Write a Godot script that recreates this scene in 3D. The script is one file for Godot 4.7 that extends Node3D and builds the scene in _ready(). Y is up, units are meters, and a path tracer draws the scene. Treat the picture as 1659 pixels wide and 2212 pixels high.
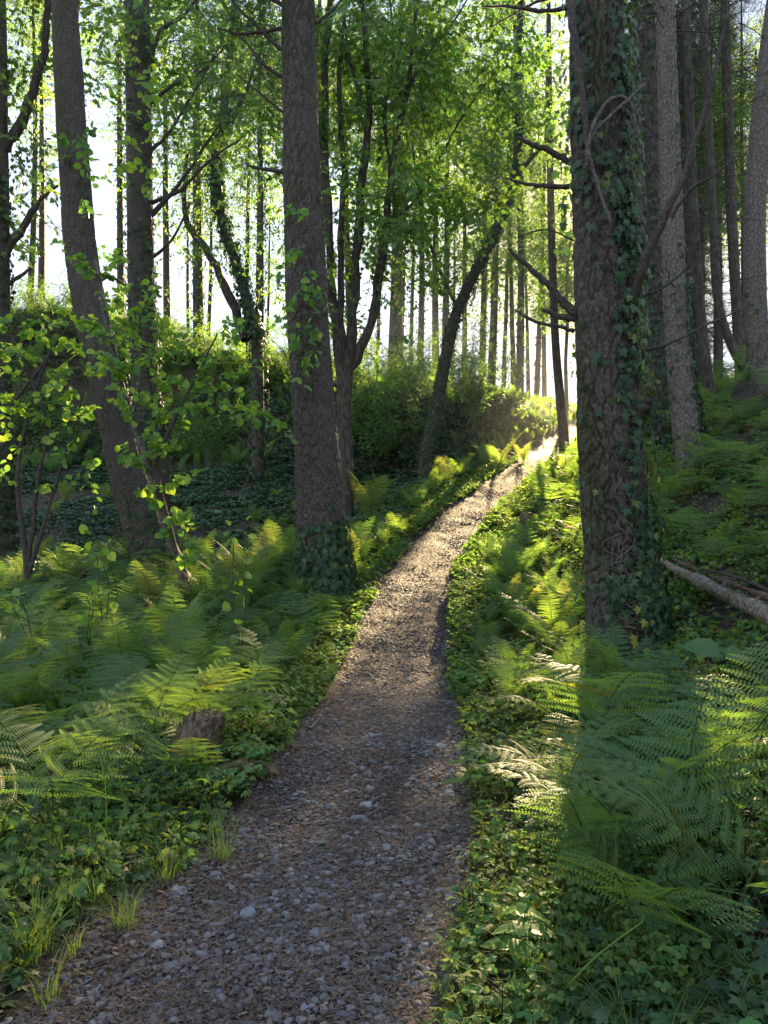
extends Node3D
# A woodland footpath climbing away from the camera, low sun ahead and to the right.
# Pixels (u, v) are those of the photograph scaled to 1659 x 2212; the lens is 1671 such pixels long and looks level.

const FOCAL := 1671.0
const EYE := 1.6
const SUN := Vector3(0.272, 0.365, -1.0)

var rng := RandomNumberGenerator.new()
var taken := {}
var lumps := FastNoiseLite.new()
var plates := FastNoiseLite.new()
var wobble := FastNoiseLite.new()
var path_x := PackedFloat32Array()
var path_h := PackedFloat32Array()
var mats := {}
var meshes := {}
var single_leaves := {}


class Shape:
	var v := PackedVector3Array()
	var n := PackedVector3Array()
	var c := PackedColorArray()
	var i := PackedInt32Array()

	func tri(a: Vector3, b: Vector3, d: Vector3, col: Color) -> void:
		var k := v.size()
		var m := (d - a).cross(b - a).normalized()
		v.push_back(a); v.push_back(b); v.push_back(d)
		n.push_back(m); n.push_back(m); n.push_back(m)
		c.push_back(col); c.push_back(col); c.push_back(col)
		i.push_back(k); i.push_back(k + 1); i.push_back(k + 2)

	func quad(a: Vector3, b: Vector3, d: Vector3, e: Vector3, col: Color) -> void:
		var k := v.size()
		var m := (d - a).cross(b - a).normalized()
		v.push_back(a); v.push_back(b); v.push_back(d); v.push_back(e)
		for q in 4:
			n.push_back(m)
			c.push_back(col)
		i.push_back(k); i.push_back(k + 1); i.push_back(k + 2)
		i.push_back(k); i.push_back(k + 2); i.push_back(k + 3)

	# leaf outline: half runs from the base to the tip on one side (x across, y along); folded along the midrib
	func leaf(t: Transform3D, half: PackedVector2Array, size: float, fold: float, curl: float, col: Color) -> void:
		var top := half.size() - 1
		for s in [-1.0, 1.0]:
			var prev_m := Vector3.ZERO
			var prev_e := Vector3.ZERO
			for k in half.size():
				var p := half[k]
				var m: Vector3 = t * (Vector3(0, p.y, -curl * p.y * p.y) * size)
				var e: Vector3 = t * (Vector3(s * p.x, p.y, fold * p.x - curl * p.y * p.y) * size)
				if k > 0:
					if k > 1:
						tri(prev_m, prev_e, e, col)
					if k < top:
						tri(prev_m, e, m, col)
				prev_m = m
				prev_e = e

	# leaf with lobes: a fan round a point of the blade
	func lobed(t: Transform3D, half: PackedVector2Array, size: float, fold: float, curl: float, col: Color) -> void:
		var o: Vector3 = t * (Vector3(0, 0.32, 0.0) * size)
		for s in [-1.0, 1.0]:
			for k in half.size() - 1:
				var p := half[k]
				var q := half[k + 1]
				var a: Vector3 = t * (Vector3(s * p.x, p.y, -fold * p.x * p.x - curl * p.y * p.y) * size)
				var b: Vector3 = t * (Vector3(s * q.x, q.y, -fold * q.x * q.x - curl * q.y * q.y) * size)
				tri(o, a, b, col)

	func tube(pts: PackedVector3Array, radii: PackedFloat32Array, seg: int, col: Color, cap := true) -> void:
		var first := v.size()
		var last := pts.size() - 1
		var side := Vector3.RIGHT
		for k in pts.size():
			var t := (pts[mini(k + 1, last)] - pts[maxi(k - 1, 0)]).normalized()
			if k == 0:
				side = t.cross(Vector3(0.31, 0.17, 0.94)).normalized()
			side = (side - t * side.dot(t)).normalized()
			var up := t.cross(side)
			for s in seg:
				var a := TAU * s / seg
				var m := side * cos(a) + up * sin(a)
				v.push_back(pts[k] + m * radii[k])
				n.push_back(m)
				c.push_back(col)
		for k in last:
			for s in seg:
				var a := first + k * seg + s
				var b := first + k * seg + (s + 1) % seg
				i.push_back(a); i.push_back(a + seg); i.push_back(b)
				i.push_back(b); i.push_back(a + seg); i.push_back(b + seg)
		if cap:
			var q := v.size()
			v.push_back(pts[last]); n.push_back((pts[last] - pts[maxi(last - 1, 0)]).normalized()); c.push_back(col)
			for s in seg:
				i.push_back(q); i.push_back(first + last * seg + s); i.push_back(first + last * seg + (s + 1) % seg)

	func mesh() -> ArrayMesh:
		var m := ArrayMesh.new()
		var a := []
		a.resize(Mesh.ARRAY_MAX)
		a[Mesh.ARRAY_VERTEX] = v
		a[Mesh.ARRAY_NORMAL] = n
		a[Mesh.ARRAY_COLOR] = c
		a[Mesh.ARRAY_INDEX] = i
		m.add_surface_from_arrays(Mesh.PRIMITIVE_TRIANGLES, a)
		return m


# ---------------------------------------------------------------- small helpers
func rr(a: float, b: float) -> float:
	return rng.randf_range(a, b)

func numbered(called: String) -> String:
	var k: int = taken.get(called, -1) + 1
	taken[called] = k
	return called if k == 0 else "%s_%03d" % [called, k]

func thing(called: String, label: String, category: String, at := Vector3.ZERO, group := "") -> Node3D:
	var o := Node3D.new()
	o.name = numbered(called)
	add_child(o)
	o.position = at
	tag(o, label, category, group)
	return o

func tag(o: Node3D, label: String, category: String, group := "") -> void:
	o.set_meta("label", label)
	o.set_meta("category", category)
	if group:
		o.set_meta("group", group)

func part(called: String, m: Mesh, mat: Material, parent: Node3D, at := Transform3D.IDENTITY) -> MeshInstance3D:
	var o := MeshInstance3D.new()
	o.name = called
	o.mesh = m
	o.material_override = mat
	parent.add_child(o, true)
	o.transform = at
	return o

func scatter(called: String, m: Mesh, mat: Material, parent: Node3D, where: Array[Transform3D], tints: PackedColorArray) -> MultiMeshInstance3D:
	var mm := MultiMesh.new()
	mm.transform_format = MultiMesh.TRANSFORM_3D
	mm.use_colors = true
	mm.mesh = m
	mm.instance_count = where.size()
	for k in where.size():
		mm.set_instance_transform(k, where[k])
		mm.set_instance_color(k, tints[k])
	var o := MultiMeshInstance3D.new()
	o.name = called
	o.multimesh = mm
	o.material_override = mat
	parent.add_child(o, true)
	o.set_meta("kind", "stuff")
	return o

func copy_of(o: Node3D, at: Vector3, turn: float, size: float, label := "") -> Node3D:
	var c: Node3D = o.duplicate()
	c.name = numbered(String(o.name).rstrip("0123456789").trim_suffix("_"))
	add_child(c)
	c.position = at
	c.rotation = Vector3(rr(-0.035, 0.035), turn, rr(-0.035, 0.035))
	c.scale = Vector3.ONE * size
	if label:
		c.set_meta("label", label)
	return c

# the point seen at pixel (u, v) at that distance along the view
func px(u: float, v: float, d: float) -> Vector3:
	return Vector3((u - 829.5) / FOCAL * d, EYE + (1106.0 - v) / FOCAL * d, -d)

# the ground seen at pixel (u, v)
func ground_at(u: float, v: float) -> Vector3:
	var d := 1.5
	while d < 70.0:
		var p := px(u, v, d)
		if p.y <= ground(p.x, p.z):
			return Vector3(p.x, ground(p.x, p.z), p.z)
		d += 0.05 if d < 12.0 else 0.2
	var f := px(u, v, 45.0)
	return Vector3(f.x, ground(f.x, f.z), f.z)

func seen(p: Vector3, margin := 180.0) -> bool:
	var d := -p.z
	if d < 1.2:
		return false
	var u := p.x / d * FOCAL + 829.5
	var v := 1106.0 - (p.y - EYE) / d * FOCAL
	return u > -margin and u < 1659.0 + margin and v > -margin * 2.0 and v < 2212.0 + margin

func smooth_line(pts: PackedVector3Array, per: int) -> PackedVector3Array:
	var out := PackedVector3Array()
	var last := pts.size() - 1
	for k in last:
		var a := pts[maxi(k - 1, 0)]
		var b := pts[k]
		var c := pts[k + 1]
		var d := pts[mini(k + 2, last)]
		for s in per:
			out.push_back(b.cubic_interpolate(c, a, d, float(s) / per))
	out.push_back(pts[last])
	return out

func smooth_values(vals: PackedFloat32Array, per: int) -> PackedFloat32Array:
	var out := PackedFloat32Array()
	for k in vals.size() - 1:
		for s in per:
			out.push_back(lerpf(vals[k], vals[k + 1], float(s) / per))
	out.push_back(vals[vals.size() - 1])
	return out

func table(at: float, keys: Array, vals: Array) -> float:
	var last := keys.size() - 1
	if at <= keys[0]:
		return vals[0]
	if at >= keys[last]:
		return vals[last]
	for k in last:
		if at < keys[k + 1]:
			var t: float = (at - keys[k]) / (keys[k + 1] - keys[k])
			var a: float = vals[maxi(k - 1, 0)]
			var d: float = vals[mini(k + 2, last)]
			var ka: float = keys[maxi(k - 1, 0)]
			var kd: float = keys[mini(k + 2, last)]
			var w: float = keys[k + 1] - keys[k]
			var ma: float = (vals[k + 1] - a) / maxf(keys[k + 1] - ka, 0.01) * w
			var mb: float = (d - vals[k]) / maxf(kd - keys[k], 0.01) * w
			var t2 := t * t
			var t3 := t2 * t
			return (2 * t3 - 3 * t2 + 1) * vals[k] + (t3 - 2 * t2 + t) * ma + (-2 * t3 + 3 * t2) * vals[k + 1] + (t3 - t2) * mb
	return vals[last]


# ---------------------------------------------------------------- the lie of the land
func lay_path() -> void:
	var ds := [-12.0, 0.0, 2.7, 3.4, 4.5, 6.0, 7.8, 9.2, 11.0, 13.2, 16.0, 19.5, 23.0, 27.0, 32.0, 40.0, 52.0, 80.0]
	var xs := [-4.0, -0.8, -0.41, -0.24, -0.11, 0.0, 0.13, 0.28, 0.46, 0.95, 1.8, 3.1, 4.4, 5.8, 8.0, 11.5, 15.5, 24.0]
	var hs := [0.0, 0.0, 0.0, 0.0, 0.0, 0.0, 0.02, 0.26, 0.58, 1.0, 1.62, 2.37, 3.06, 3.9, 5.0, 6.7, 8.0, 8.2]
	for k in 370:
		var d := -12.0 + k * 0.25
		path_x.push_back(table(d, ds, xs))
		path_h.push_back(table(d, ds, hs))

func along(a: PackedFloat32Array, d: float) -> float:
	var f := clampf((d + 12.0) * 4.0, 0.0, 367.0)
	var k := int(f)
	return lerpf(a[k], a[k + 1], f - k)

func half_path(d: float) -> float:
	return 0.62 + 0.05 * sin(d * 1.7) + 0.03 * sin(d * 4.1 + 1.0)

# metres to the side of the path's middle
func aside(x: float, z: float) -> float:
	return x - along(path_x, -z)

func ground(x: float, z: float) -> float:
	var d := -z
	var hp := along(path_h, d)
	var t := x - along(path_x, d)
	var h := hp
	if t > 0.55:
		var s := t - 0.55
		var f := lerpf(1.0, 0.4, smoothstep(14.0, 30.0, d))
		var r := 0.22 * s + 0.065 * s * s if s < 5.0 else 2.725 + 0.4 * (minf(s, 30.0) - 5.0)
		h += r * f
	elif t < -0.55:
		var s := -t - 0.55
		h += 0.05 * smoothstep(0.0, 0.5, s) - 0.05 * smoothstep(1.0, 6.0, s)
		h -= 1.0 * smoothstep(11.5, 16.0, d) * smoothstep(0.5, 4.0, s)
		var start := lerpf(21.0, 28.0, clampf(s / 9.0, 0.0, 1.0))
		var crest := crest_at(x)
		# towards the path the bank stands nearer and steeper
		var near := smoothstep(-7.0, 0.0, x)
		var edge := lerpf(40.0, 29.5, near)
		var top := lerpf(lerpf(crest, 6.0, near), crest, clampf((d - edge) / (42.0 - edge), 0.0, 1.0))
		h = lerpf(h, top, smoothstep(lerpf(start, 22.5, near), edge, d) * smoothstep(0.0, 2.6, s))
	if d > 66.0:
		h -= (d - 66.0) * 0.12
	var rough := smoothstep(0.5, 1.4, absf(t))
	h += rough * (0.10 * lumps.get_noise_2d(x * 6.0, z * 6.0) + 0.22 * lumps.get_noise_2d(x * 1.7 + 40.0, z * 1.7))
	return h

func crest_at(x: float) -> float:
	if x < -14.0:
		return 11.9
	if x < -9.0:
		return lerpf(11.9, 10.2, (x + 14.0) / 5.0)
	if x < -0.7:
		return lerpf(10.2, 8.8, (x + 9.0) / 8.3)
	return lerpf(8.8, 7.5, clampf((x + 0.7) / 8.4, 0.0, 1.0))


# ---------------------------------------------------------------- materials
func noise_picture(freq: float, kind: int, colors: Array, stops: Array, seed_: int, ret := -1, size := 512) -> NoiseTexture2D:
	var f := FastNoiseLite.new()
	f.noise_type = kind
	f.frequency = freq
	f.seed = seed_
	f.fractal_octaves = 5
	if ret >= 0:
		f.cellular_return_type = ret
		f.fractal_type = FastNoiseLite.FRACTAL_FBM
		f.fractal_octaves = 2
		f.domain_warp_enabled = true
		f.domain_warp_amplitude = 18.0
		f.domain_warp_frequency = 0.02
	var t := NoiseTexture2D.new()
	t.width = size
	t.height = size
	t.seamless = true
	t.noise = f
	if colors:
		var g := Gradient.new()
		g.offsets = PackedFloat32Array(stops)
		var cs := PackedColorArray()
		for c in colors:
			cs.push_back((c as Color).linear_to_srgb())
		g.colors = cs
		t.color_ramp = g
	return t

func surface(called: String, picture: Texture2D, rough: float, scale: Vector3, relief: Texture2D = null, relief_cm := 0.0, world := false) -> StandardMaterial3D:
	var m := StandardMaterial3D.new()
	m.resource_name = called
	m.albedo_texture = picture
	m.roughness = rough
	m.uv1_triplanar = true
	m.uv1_world_triplanar = world
	m.uv1_scale = scale
	m.vertex_color_use_as_albedo = true
	m.metallic_specular = 0.35
	if relief:
		m.heightmap_enabled = true
		m.heightmap_texture = relief
		m.heightmap_scale = relief_cm
	mats[called] = m
	return m

# leaves: half of the light that enters comes out on the far side
func leafy(called: String, tint: Color, rough: float, through: Color, shine := 0.5) -> StandardMaterial3D:
	var m := StandardMaterial3D.new()
	m.resource_name = called
	m.albedo_color = tint.linear_to_srgb()
	m.vertex_color_use_as_albedo = true
	m.roughness = rough
	m.metallic_specular = shine
	if through.get_luminance() > 0.0:
		m.backlight_enabled = true
		m.backlight = through.linear_to_srgb()
	mats[called] = m
	return m

func make_materials() -> void:
	var bark_low := noise_picture(0.022, FastNoiseLite.TYPE_CELLULAR, [], [], 3, FastNoiseLite.RETURN_DISTANCE2_SUB)
	var grain := noise_picture(0.03, FastNoiseLite.TYPE_SIMPLEX_SMOOTH, [], [], 5)
	var brown := noise_picture(0.02, FastNoiseLite.TYPE_SIMPLEX_SMOOTH, [Color(0.048, 0.04, 0.031), Color(0.072, 0.06, 0.047), Color(0.097, 0.082, 0.066), Color(0.145, 0.127, 0.105)], [0.2, 0.45, 0.62, 0.85], 11)
	var pale := noise_picture(0.018, FastNoiseLite.TYPE_SIMPLEX_SMOOTH, [Color(0.08, 0.065, 0.052), Color(0.125, 0.105, 0.087), Color(0.165, 0.142, 0.12), Color(0.25, 0.225, 0.195)], [0.2, 0.42, 0.6, 0.85], 12)
	surface("bark", brown, 0.85, Vector3(3.4, 2.2, 3.4), grain, 0.5)
	surface("bark_pale", pale, 0.8, Vector3(2.6, 1.6, 2.6), grain, 1.0)
	surface("bark_far", brown, 0.9, Vector3(1.2, 0.35, 1.2), bark_low, 3.0)
	surface("twig", brown, 0.85, Vector3(3.0, 3.0, 3.0))
	var birch := noise_picture(0.02, FastNoiseLite.TYPE_SIMPLEX_SMOOTH, [Color(0.05, 0.038, 0.022), Color(0.12, 0.095, 0.065), Color(0.2, 0.165, 0.12), Color(0.28, 0.245, 0.19)], [0.22, 0.36, 0.55, 0.8], 17)
	surface("log_bark", birch, 0.7, Vector3(1.6, 2.2, 1.6), grain, 0.8)
	var wood := noise_picture(0.02, FastNoiseLite.TYPE_SIMPLEX_SMOOTH, [Color(0.07, 0.045, 0.03), Color(0.16, 0.11, 0.075), Color(0.3, 0.22, 0.15)], [0.25, 0.5, 0.8], 18)
	surface("rotten_wood", wood, 0.85, Vector3(2.5, 1.2, 2.5), grain, 1.6)
	var soil := noise_picture(0.02, FastNoiseLite.TYPE_SIMPLEX_SMOOTH, [Color(0.02, 0.015, 0.01), Color(0.05, 0.037, 0.026), Color(0.085, 0.063, 0.044), Color(0.06, 0.07, 0.03)], [0.2, 0.45, 0.65, 0.85], 21)
	surface("soil", soil, 0.95, Vector3(0.7, 0.7, 0.7), grain, 3.0, true)
	var earth := noise_picture(0.045, FastNoiseLite.TYPE_SIMPLEX_SMOOTH, [Color(0.024, 0.018, 0.014), Color(0.05, 0.039, 0.03), Color(0.078, 0.062, 0.049), Color(0.115, 0.098, 0.083)], [0.25, 0.45, 0.62, 0.85], 22)
	surface("path_earth", earth, 0.9, Vector3(1.3, 1.3, 1.3), grain, 1.6, true)
	var slate := noise_picture(0.012, FastNoiseLite.TYPE_SIMPLEX_SMOOTH, [Color(0.5, 0.5, 0.5), Color(0.8, 0.8, 0.8), Color(1, 1, 1)], [0.2, 0.5, 0.8], 23)
	surface("stone", slate, 0.65, Vector3(5, 5, 5))
	leafy("leaf", Color(1, 1, 1), 0.45, Color(1.2, 1.3, 0.55))
	leafy("needle", Color(1, 1, 1), 0.6, Color(0.5, 0.6, 0.25))
	leafy("ivy", Color(1, 1, 1), 0.5, Color(0.5, 0.6, 0.2), 0.4)
	leafy("fern_a", Color(0.18, 0.31, 0.115), 0.5, Color(1.35, 1.3, 0.45), 0.38)
	leafy("fern_b", Color(0.22, 0.34, 0.11), 0.5, Color(1.35, 1.3, 0.45), 0.38)
	leafy("fern_c", Color(0.15, 0.275, 0.12), 0.5, Color(1.35, 1.3, 0.45), 0.38)
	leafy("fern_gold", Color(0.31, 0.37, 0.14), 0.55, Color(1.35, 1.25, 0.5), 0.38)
	leafy("herb", Color(1, 1, 1), 0.6, Color(1.35, 1.35, 0.5), 0.35)
	leafy("dead", Color(1, 1, 1), 0.8, Color.BLACK)


# ---------------------------------------------------------------- leaf outlines (half: base to tip)
var ROUND := PackedVector2Array([Vector2(0, 0), Vector2(0.27, 0.12), Vector2(0.42, 0.38), Vector2(0.42, 0.68), Vector2(0.26, 0.92), Vector2(0, 1.0)])
var HAZEL := PackedVector2Array([Vector2(0, 0), Vector2(0.2, 0.03), Vector2(0.35, 0.16), Vector2(0.36, 0.22), Vector2(0.45, 0.4), Vector2(0.42, 0.46), Vector2(0.44, 0.62), Vector2(0.36, 0.7), Vector2(0.32, 0.82), Vector2(0.15, 0.92), Vector2(0, 1.06)])
var KITE := PackedVector2Array([Vector2(0, 0), Vector2(0.28, 0.45), Vector2(0, 1.0)])
var LANCE := PackedVector2Array([Vector2(0, 0), Vector2(0.17, 0.25), Vector2(0.17, 0.6), Vector2(0, 1.0)])
var IVY := PackedVector2Array([Vector2(0, 0.08), Vector2(0.2, 0.0), Vector2(0.42, 0.02), Vector2(0.3, 0.24), Vector2(0.58, 0.5), Vector2(0.25, 0.52), Vector2(0, 1.0)])
var MAPLE := PackedVector2Array([Vector2(0, 0.08), Vector2(0.28, 0.0), Vector2(0.24, 0.17), Vector2(0.52, 0.28), Vector2(0.33, 0.38), Vector2(0.5, 0.72), Vector2(0.22, 0.6), Vector2(0.17, 0.75), Vector2(0, 1.0)])
var DOCK := PackedVector2Array([Vector2(0, 0), Vector2(0.26, 0.06), Vector2(0.36, 0.28), Vector2(0.32, 0.55), Vector2(0.18, 0.82), Vector2(0, 1.0)])

func turned(at: Vector3, along_: Vector3, face: Vector3) -> Transform3D:
	var y := along_.normalized()
	var x := y.cross(face)
	if x.length() < 0.01:
		x = y.cross(Vector3(0.3, 0.5, 0.8))
	x = x.normalized()
	return Transform3D(Basis(x, y, x.cross(y)), at)

func any_dir() -> Vector3:
	var z := rr(-1, 1)
	var a := rr(0, TAU)
	var r := sqrt(1.0 - z * z)
	return Vector3(r * cos(a), z, r * sin(a))

func shade_of(base: Color, spread: float) -> Color:
	var k := 1.0 + rr(-spread, spread)
	return Color(base.r * k * (1.0 + rr(-spread, spread) * 0.4), base.g * k, base.b * k * (1.0 + rr(-spread, spread) * 0.3))

# a leafy twig, 1 metre long, running along +y with its leaves spread towards +-x
func make_spray(kind: String, leaves: int, size: float) -> ArrayMesh:
	var s := Shape.new()
	var stem := Color(0.07, 0.055, 0.04)
	var line := PackedVector3Array([Vector3.ZERO, Vector3(0.02, 0.35, 0.03), Vector3(-0.02, 0.7, 0.02), Vector3(0.02, 1.0, -0.06)])
	s.tube(line, PackedFloat32Array([0.006, 0.005, 0.004, 0.002]), 3, stem)
	var sides := []
	for k in 5:
		var t := 0.12 + k * 0.18
		var p := Vector3(0, t, 0.02)
		var dir := Vector3((1.0 if k % 2 == 0 else -1.0) * rr(0.6, 1.0), rr(0.4, 0.9), rr(-0.35, 0.2)).normalized()
		var len := rr(0.28, 0.5) * (1.1 - t * 0.4)
		sides.append([p, dir, len])
		s.tube(PackedVector3Array([p, p + dir * len]), PackedFloat32Array([0.003, 0.0015]), 3, stem, false)
	sides.append([Vector3(0, 0.5, 0.02), Vector3(0.02, 1, -0.08).normalized(), 0.5])
	for k in leaves:
		var b: Array = sides[k % sides.size()]
		var q := 0.15 + 0.85 * float(k) / leaves + rr(-0.08, 0.08)
		var at: Vector3 = b[0] + b[1] * b[2] * q + any_dir() * 0.03
		var out: Vector3 = Vector3(rr(-1, 1), rr(-0.1, 0.9), rr(-0.5, 0.3)) + b[1] * 0.6
		var face := Vector3(rr(-0.5, 0.5), rr(-0.4, 0.4), 1.0)
		var t := turned(at, out, face)
		var g := rr(0.75, 1.25)
		var col := Color(g * rr(0.9, 1.15), g, g * 0.9)
		var sz := size * rr(0.7, 1.2)
		if kind == "maple":
			s.lobed(t, MAPLE, sz, 0.25, 0.2, col)
		elif kind == "round":
			s.leaf(t, ROUND, sz, 0.2, 0.15, col)
		else:
			s.leaf(t, KITE, sz, 0.2, 0.2, col)
	return s.mesh()

func make_needle_spray(dead: bool) -> ArrayMesh:
	var s := Shape.new()
	var stem := Color(0.09, 0.075, 0.06)
	s.tube(PackedVector3Array([Vector3.ZERO, Vector3(0, 0.5, 0.03), Vector3(0, 1.0, -0.05)]), PackedFloat32Array([0.009, 0.006, 0.002]), 3, stem)
	var count := 11
	for k in count:
		for side in [-1.0, 1.0]:
			var t := 0.1 + 0.85 * k / count + rr(-0.03, 0.03)
			var len := (1.0 - t) * 0.42 + 0.08
			var dir := Vector3(side * rr(0.75, 1.0), rr(0.5, 0.8), rr(-0.35, 0.1)).normalized()
			var p := Vector3(0, t, 0.02)
			s.tube(PackedVector3Array([p, p + dir * len]), PackedFloat32Array([0.003, 0.0015]), 3, stem, false)
			if dead and rng.randf() < 0.55:
				continue
			var many := int(len * (60 if not dead else 26))
			for j in many:
				var q := (j + rng.randf()) / many
				var o := p + dir * len * q
				var nd := (dir * 0.7 + any_dir()).normalized() * rr(0.022, 0.04)
				var w := nd.cross(any_dir()).normalized() * 0.0032
				var g := rr(0.7, 1.2)
				s.tri(o - w, o + nd, o + w, Color(g, g, g))
	return s.mesh()

# ---------------------------------------------------------------- fern fronds, 1 metre long, rising along +y and arching over to +z
func make_frond(kind: String) -> ArrayMesh:
	var s := Shape.new()
	var bracken := kind == "bracken"
	var steps := 40
	var pts := PackedVector3Array([Vector3.ZERO])
	var tan_ := PackedVector3Array()
	var a0 := deg_to_rad(rr(4, 14) if bracken else rr(12, 24))
	var a1 := deg_to_rad(rr(85, 108) if bracken else rr(62, 98))
	var sway := rr(-0.12, 0.12)
	var p := Vector3.ZERO
	for k in steps:
		var t := float(k) / steps
		var a := lerpf(a0, a1, pow(t, 1.2 if bracken else 1.6))
		var d := Vector3(sway * t, cos(a), sin(a)).normalized()
		p += d / steps
		pts.push_back(p)
		tan_.push_back(d)
	tan_.push_back(tan_[steps - 1])
	var radii := PackedFloat32Array()
	var line := PackedVector3Array()
	for k in range(0, steps + 1, 4):
		line.push_back(pts[k])
		radii.push_back(lerpf(0.006, 0.0012, float(k) / steps))
	s.tube(line, radii, 4, Color(0.75, 0.62, 0.55))
	var stipe := rr(0.3, 0.38) if bracken else rr(0.08, 0.14)
	var pairs := 12 if bracken else 25
	for k in pairs:
		var q := pow((k + 0.3) / pairs, 0.85 if bracken else 1.0)
		var t := stipe + (1.0 - stipe) * q
		var f := t * steps
		var at := int(f)
		var o := pts[at].lerp(pts[mini(at + 1, steps)], f - at)
		var d := tan_[at]
		var up := Vector3.RIGHT.cross(d).normalized() * -1.0
		var len := 0.0
		if bracken:
			len = 0.38 * pow(1.0 - q, 0.8) * rr(0.88, 1.06) + 0.012
		else:
			len = 0.165 * pow(sin(PI * clampf(0.10 + 0.90 * pow(q, 0.8), 0, 1)), 0.75) * rr(0.92, 1.06) + 0.006
		for side in [-1.0, 1.0]:
			if rng.randf() < 0.03:
				continue
			var lean := rr(0.25, 0.45)
			var dir: Vector3 = (Vector3.RIGHT * side + d * lean).normalized()
			var tone := rr(0.82, 1.15)
			var col := Color(tone * rr(0.95, 1.08), tone, tone * 0.95)
			if rng.randf() < (0.015 if q < 0.75 else 0.05):
				col = Color(tone * 1.15, tone * 0.72, tone * 0.5)
			var lift := rr(-0.12, 0.18)
			pinna(s, o, dir, up, len, col, bracken, lift)
	return s.mesh()

func pinna(s: Shape, o: Vector3, dir: Vector3, up: Vector3, len: float, col: Color, bracken: bool, lift: float) -> void:
	var across := up.cross(dir).normalized()
	var n := clampi(int(len / (0.017 if bracken else 0.0085)), 3, 22)
	var droop := 0.22
	var step := len / n
	for k in n:
		var q := (k + 0.5) / n
		var b := o + dir * len * q + up * (lift * len * q - droop * len * q * q)
		var l := 0.0
		if bracken:
			l = (0.024 + 0.026 * len) * pow(1.0 - q, 0.6) * (0.75 + 0.25 * sin(q * PI)) + 0.003
		else:
			l = 0.017 * pow(1.0 - q, 0.45) * clampf(len / 0.1, 0.35, 1.0) + 0.002
		for side in [-1.0, 1.0]:
			var pd: Vector3 = (across * side + dir * 0.32 - up * 0.18).normalized()
			if bracken and l > 0.022:
				var m := clampi(int(l / 0.011), 2, 5)
				var w0 := step * 0.40
				for j in m:
					var q0 := float(j) / m
					var c := b + pd * l * (q0 + 0.5 / m)
					var h := pd * (l / m * 0.44)
					var w := w0 * (1.0 - q0 * 0.75)
					s.quad(c - h - dir * w, c + h * 0.8 - dir * w * 0.75, c + h * 0.8 + dir * w * 0.75, c - h + dir * w, col)
			else:
				var w := step * 0.44
				s.quad(b - dir * w, b + pd * l - dir * w * 0.25, b + pd * l * 0.95 + dir * w * 0.5, b + dir * w, col)

func make_herb(kind: int) -> ArrayMesh:
	var s := Shape.new()
	for k in 9:
		var a := k * 2.4 + rr(-0.4, 0.4)
		var r := sqrt(k / 9.0) * 0.085
		var h := rr(0.05, 0.17) * (1.25 - r * 4.0)
		var foot := Vector3(cos(a) * r * 0.3, -0.02, sin(a) * r * 0.3)
		var head := Vector3(cos(a) * r, h, sin(a) * r)
		s.tube(PackedVector3Array([foot, foot.lerp(head, 0.6) + Vector3(0, 0.01, 0), head]), PackedFloat32Array([0.0022, 0.0018, 0.0014]), 3, Color(0.13, 0.12, 0.05), false)
		var tilt := (Vector3.UP + any_dir() * 0.85).normalized()
		var g := rr(0.75, 1.2)
		var col := Color(0.21 * g * rr(0.85, 1.2), 0.34 * g, 0.11 * g)
		if kind == 0:       # five cut leaflets
			for j in 5:
				var b := a + (j - 2) * 0.75
				var out := Vector3(cos(b), 0, sin(b))
				s.leaf(turned(head, out - tilt * out.dot(tilt), tilt), LANCE, rr(0.026, 0.038), 0.25, 0.3, col)
		elif kind == 1:     # three round leaflets
			for j in 3:
				var b := a + (j - 1) * 1.7
				var out := Vector3(cos(b), 0, sin(b))
				s.leaf(turned(head, out - tilt * out.dot(tilt), tilt), ROUND, rr(0.02, 0.03), 0.2, 0.2, col)
		else:               # one lobed leaf
			var out := Vector3(cos(a), 0, sin(a))
			s.lobed(turned(head, out - tilt * out.dot(tilt), tilt), MAPLE, rr(0.035, 0.06), 0.3, 0.3, col)
	return s.mesh()

func make_grass() -> ArrayMesh:
	var s := Shape.new()
	for k in 26:
		var a := rr(0, TAU)
		var o := Vector3(cos(a), 0, sin(a)) * rr(0, 0.05)
		var out := Vector3(cos(a + rr(-0.6, 0.6)), 0, sin(a + rr(-0.6, 0.6)))
		var h := rr(0.14, 0.36)
		var w := out.cross(Vector3.UP) * rr(0.0015, 0.003)
		var g := rr(0.8, 1.2)
		var col := Color(0.24 * g, 0.35 * g, 0.1 * g)
		var bend := rr(0.5, 1.3)
		var prev := o
		for j in 4:
			var q := (j + 1) / 4.0
			var nx := o + Vector3.UP * h * (q - bend * 0.45 * q * q) + out * h * bend * q * q
			s.quad(prev - w * (1.0 - q + 0.25), nx - w * (1.0 - q), nx + w * (1.0 - q), prev + w * (1.0 - q + 0.25), col)
			prev = nx
	return s.mesh()

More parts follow.
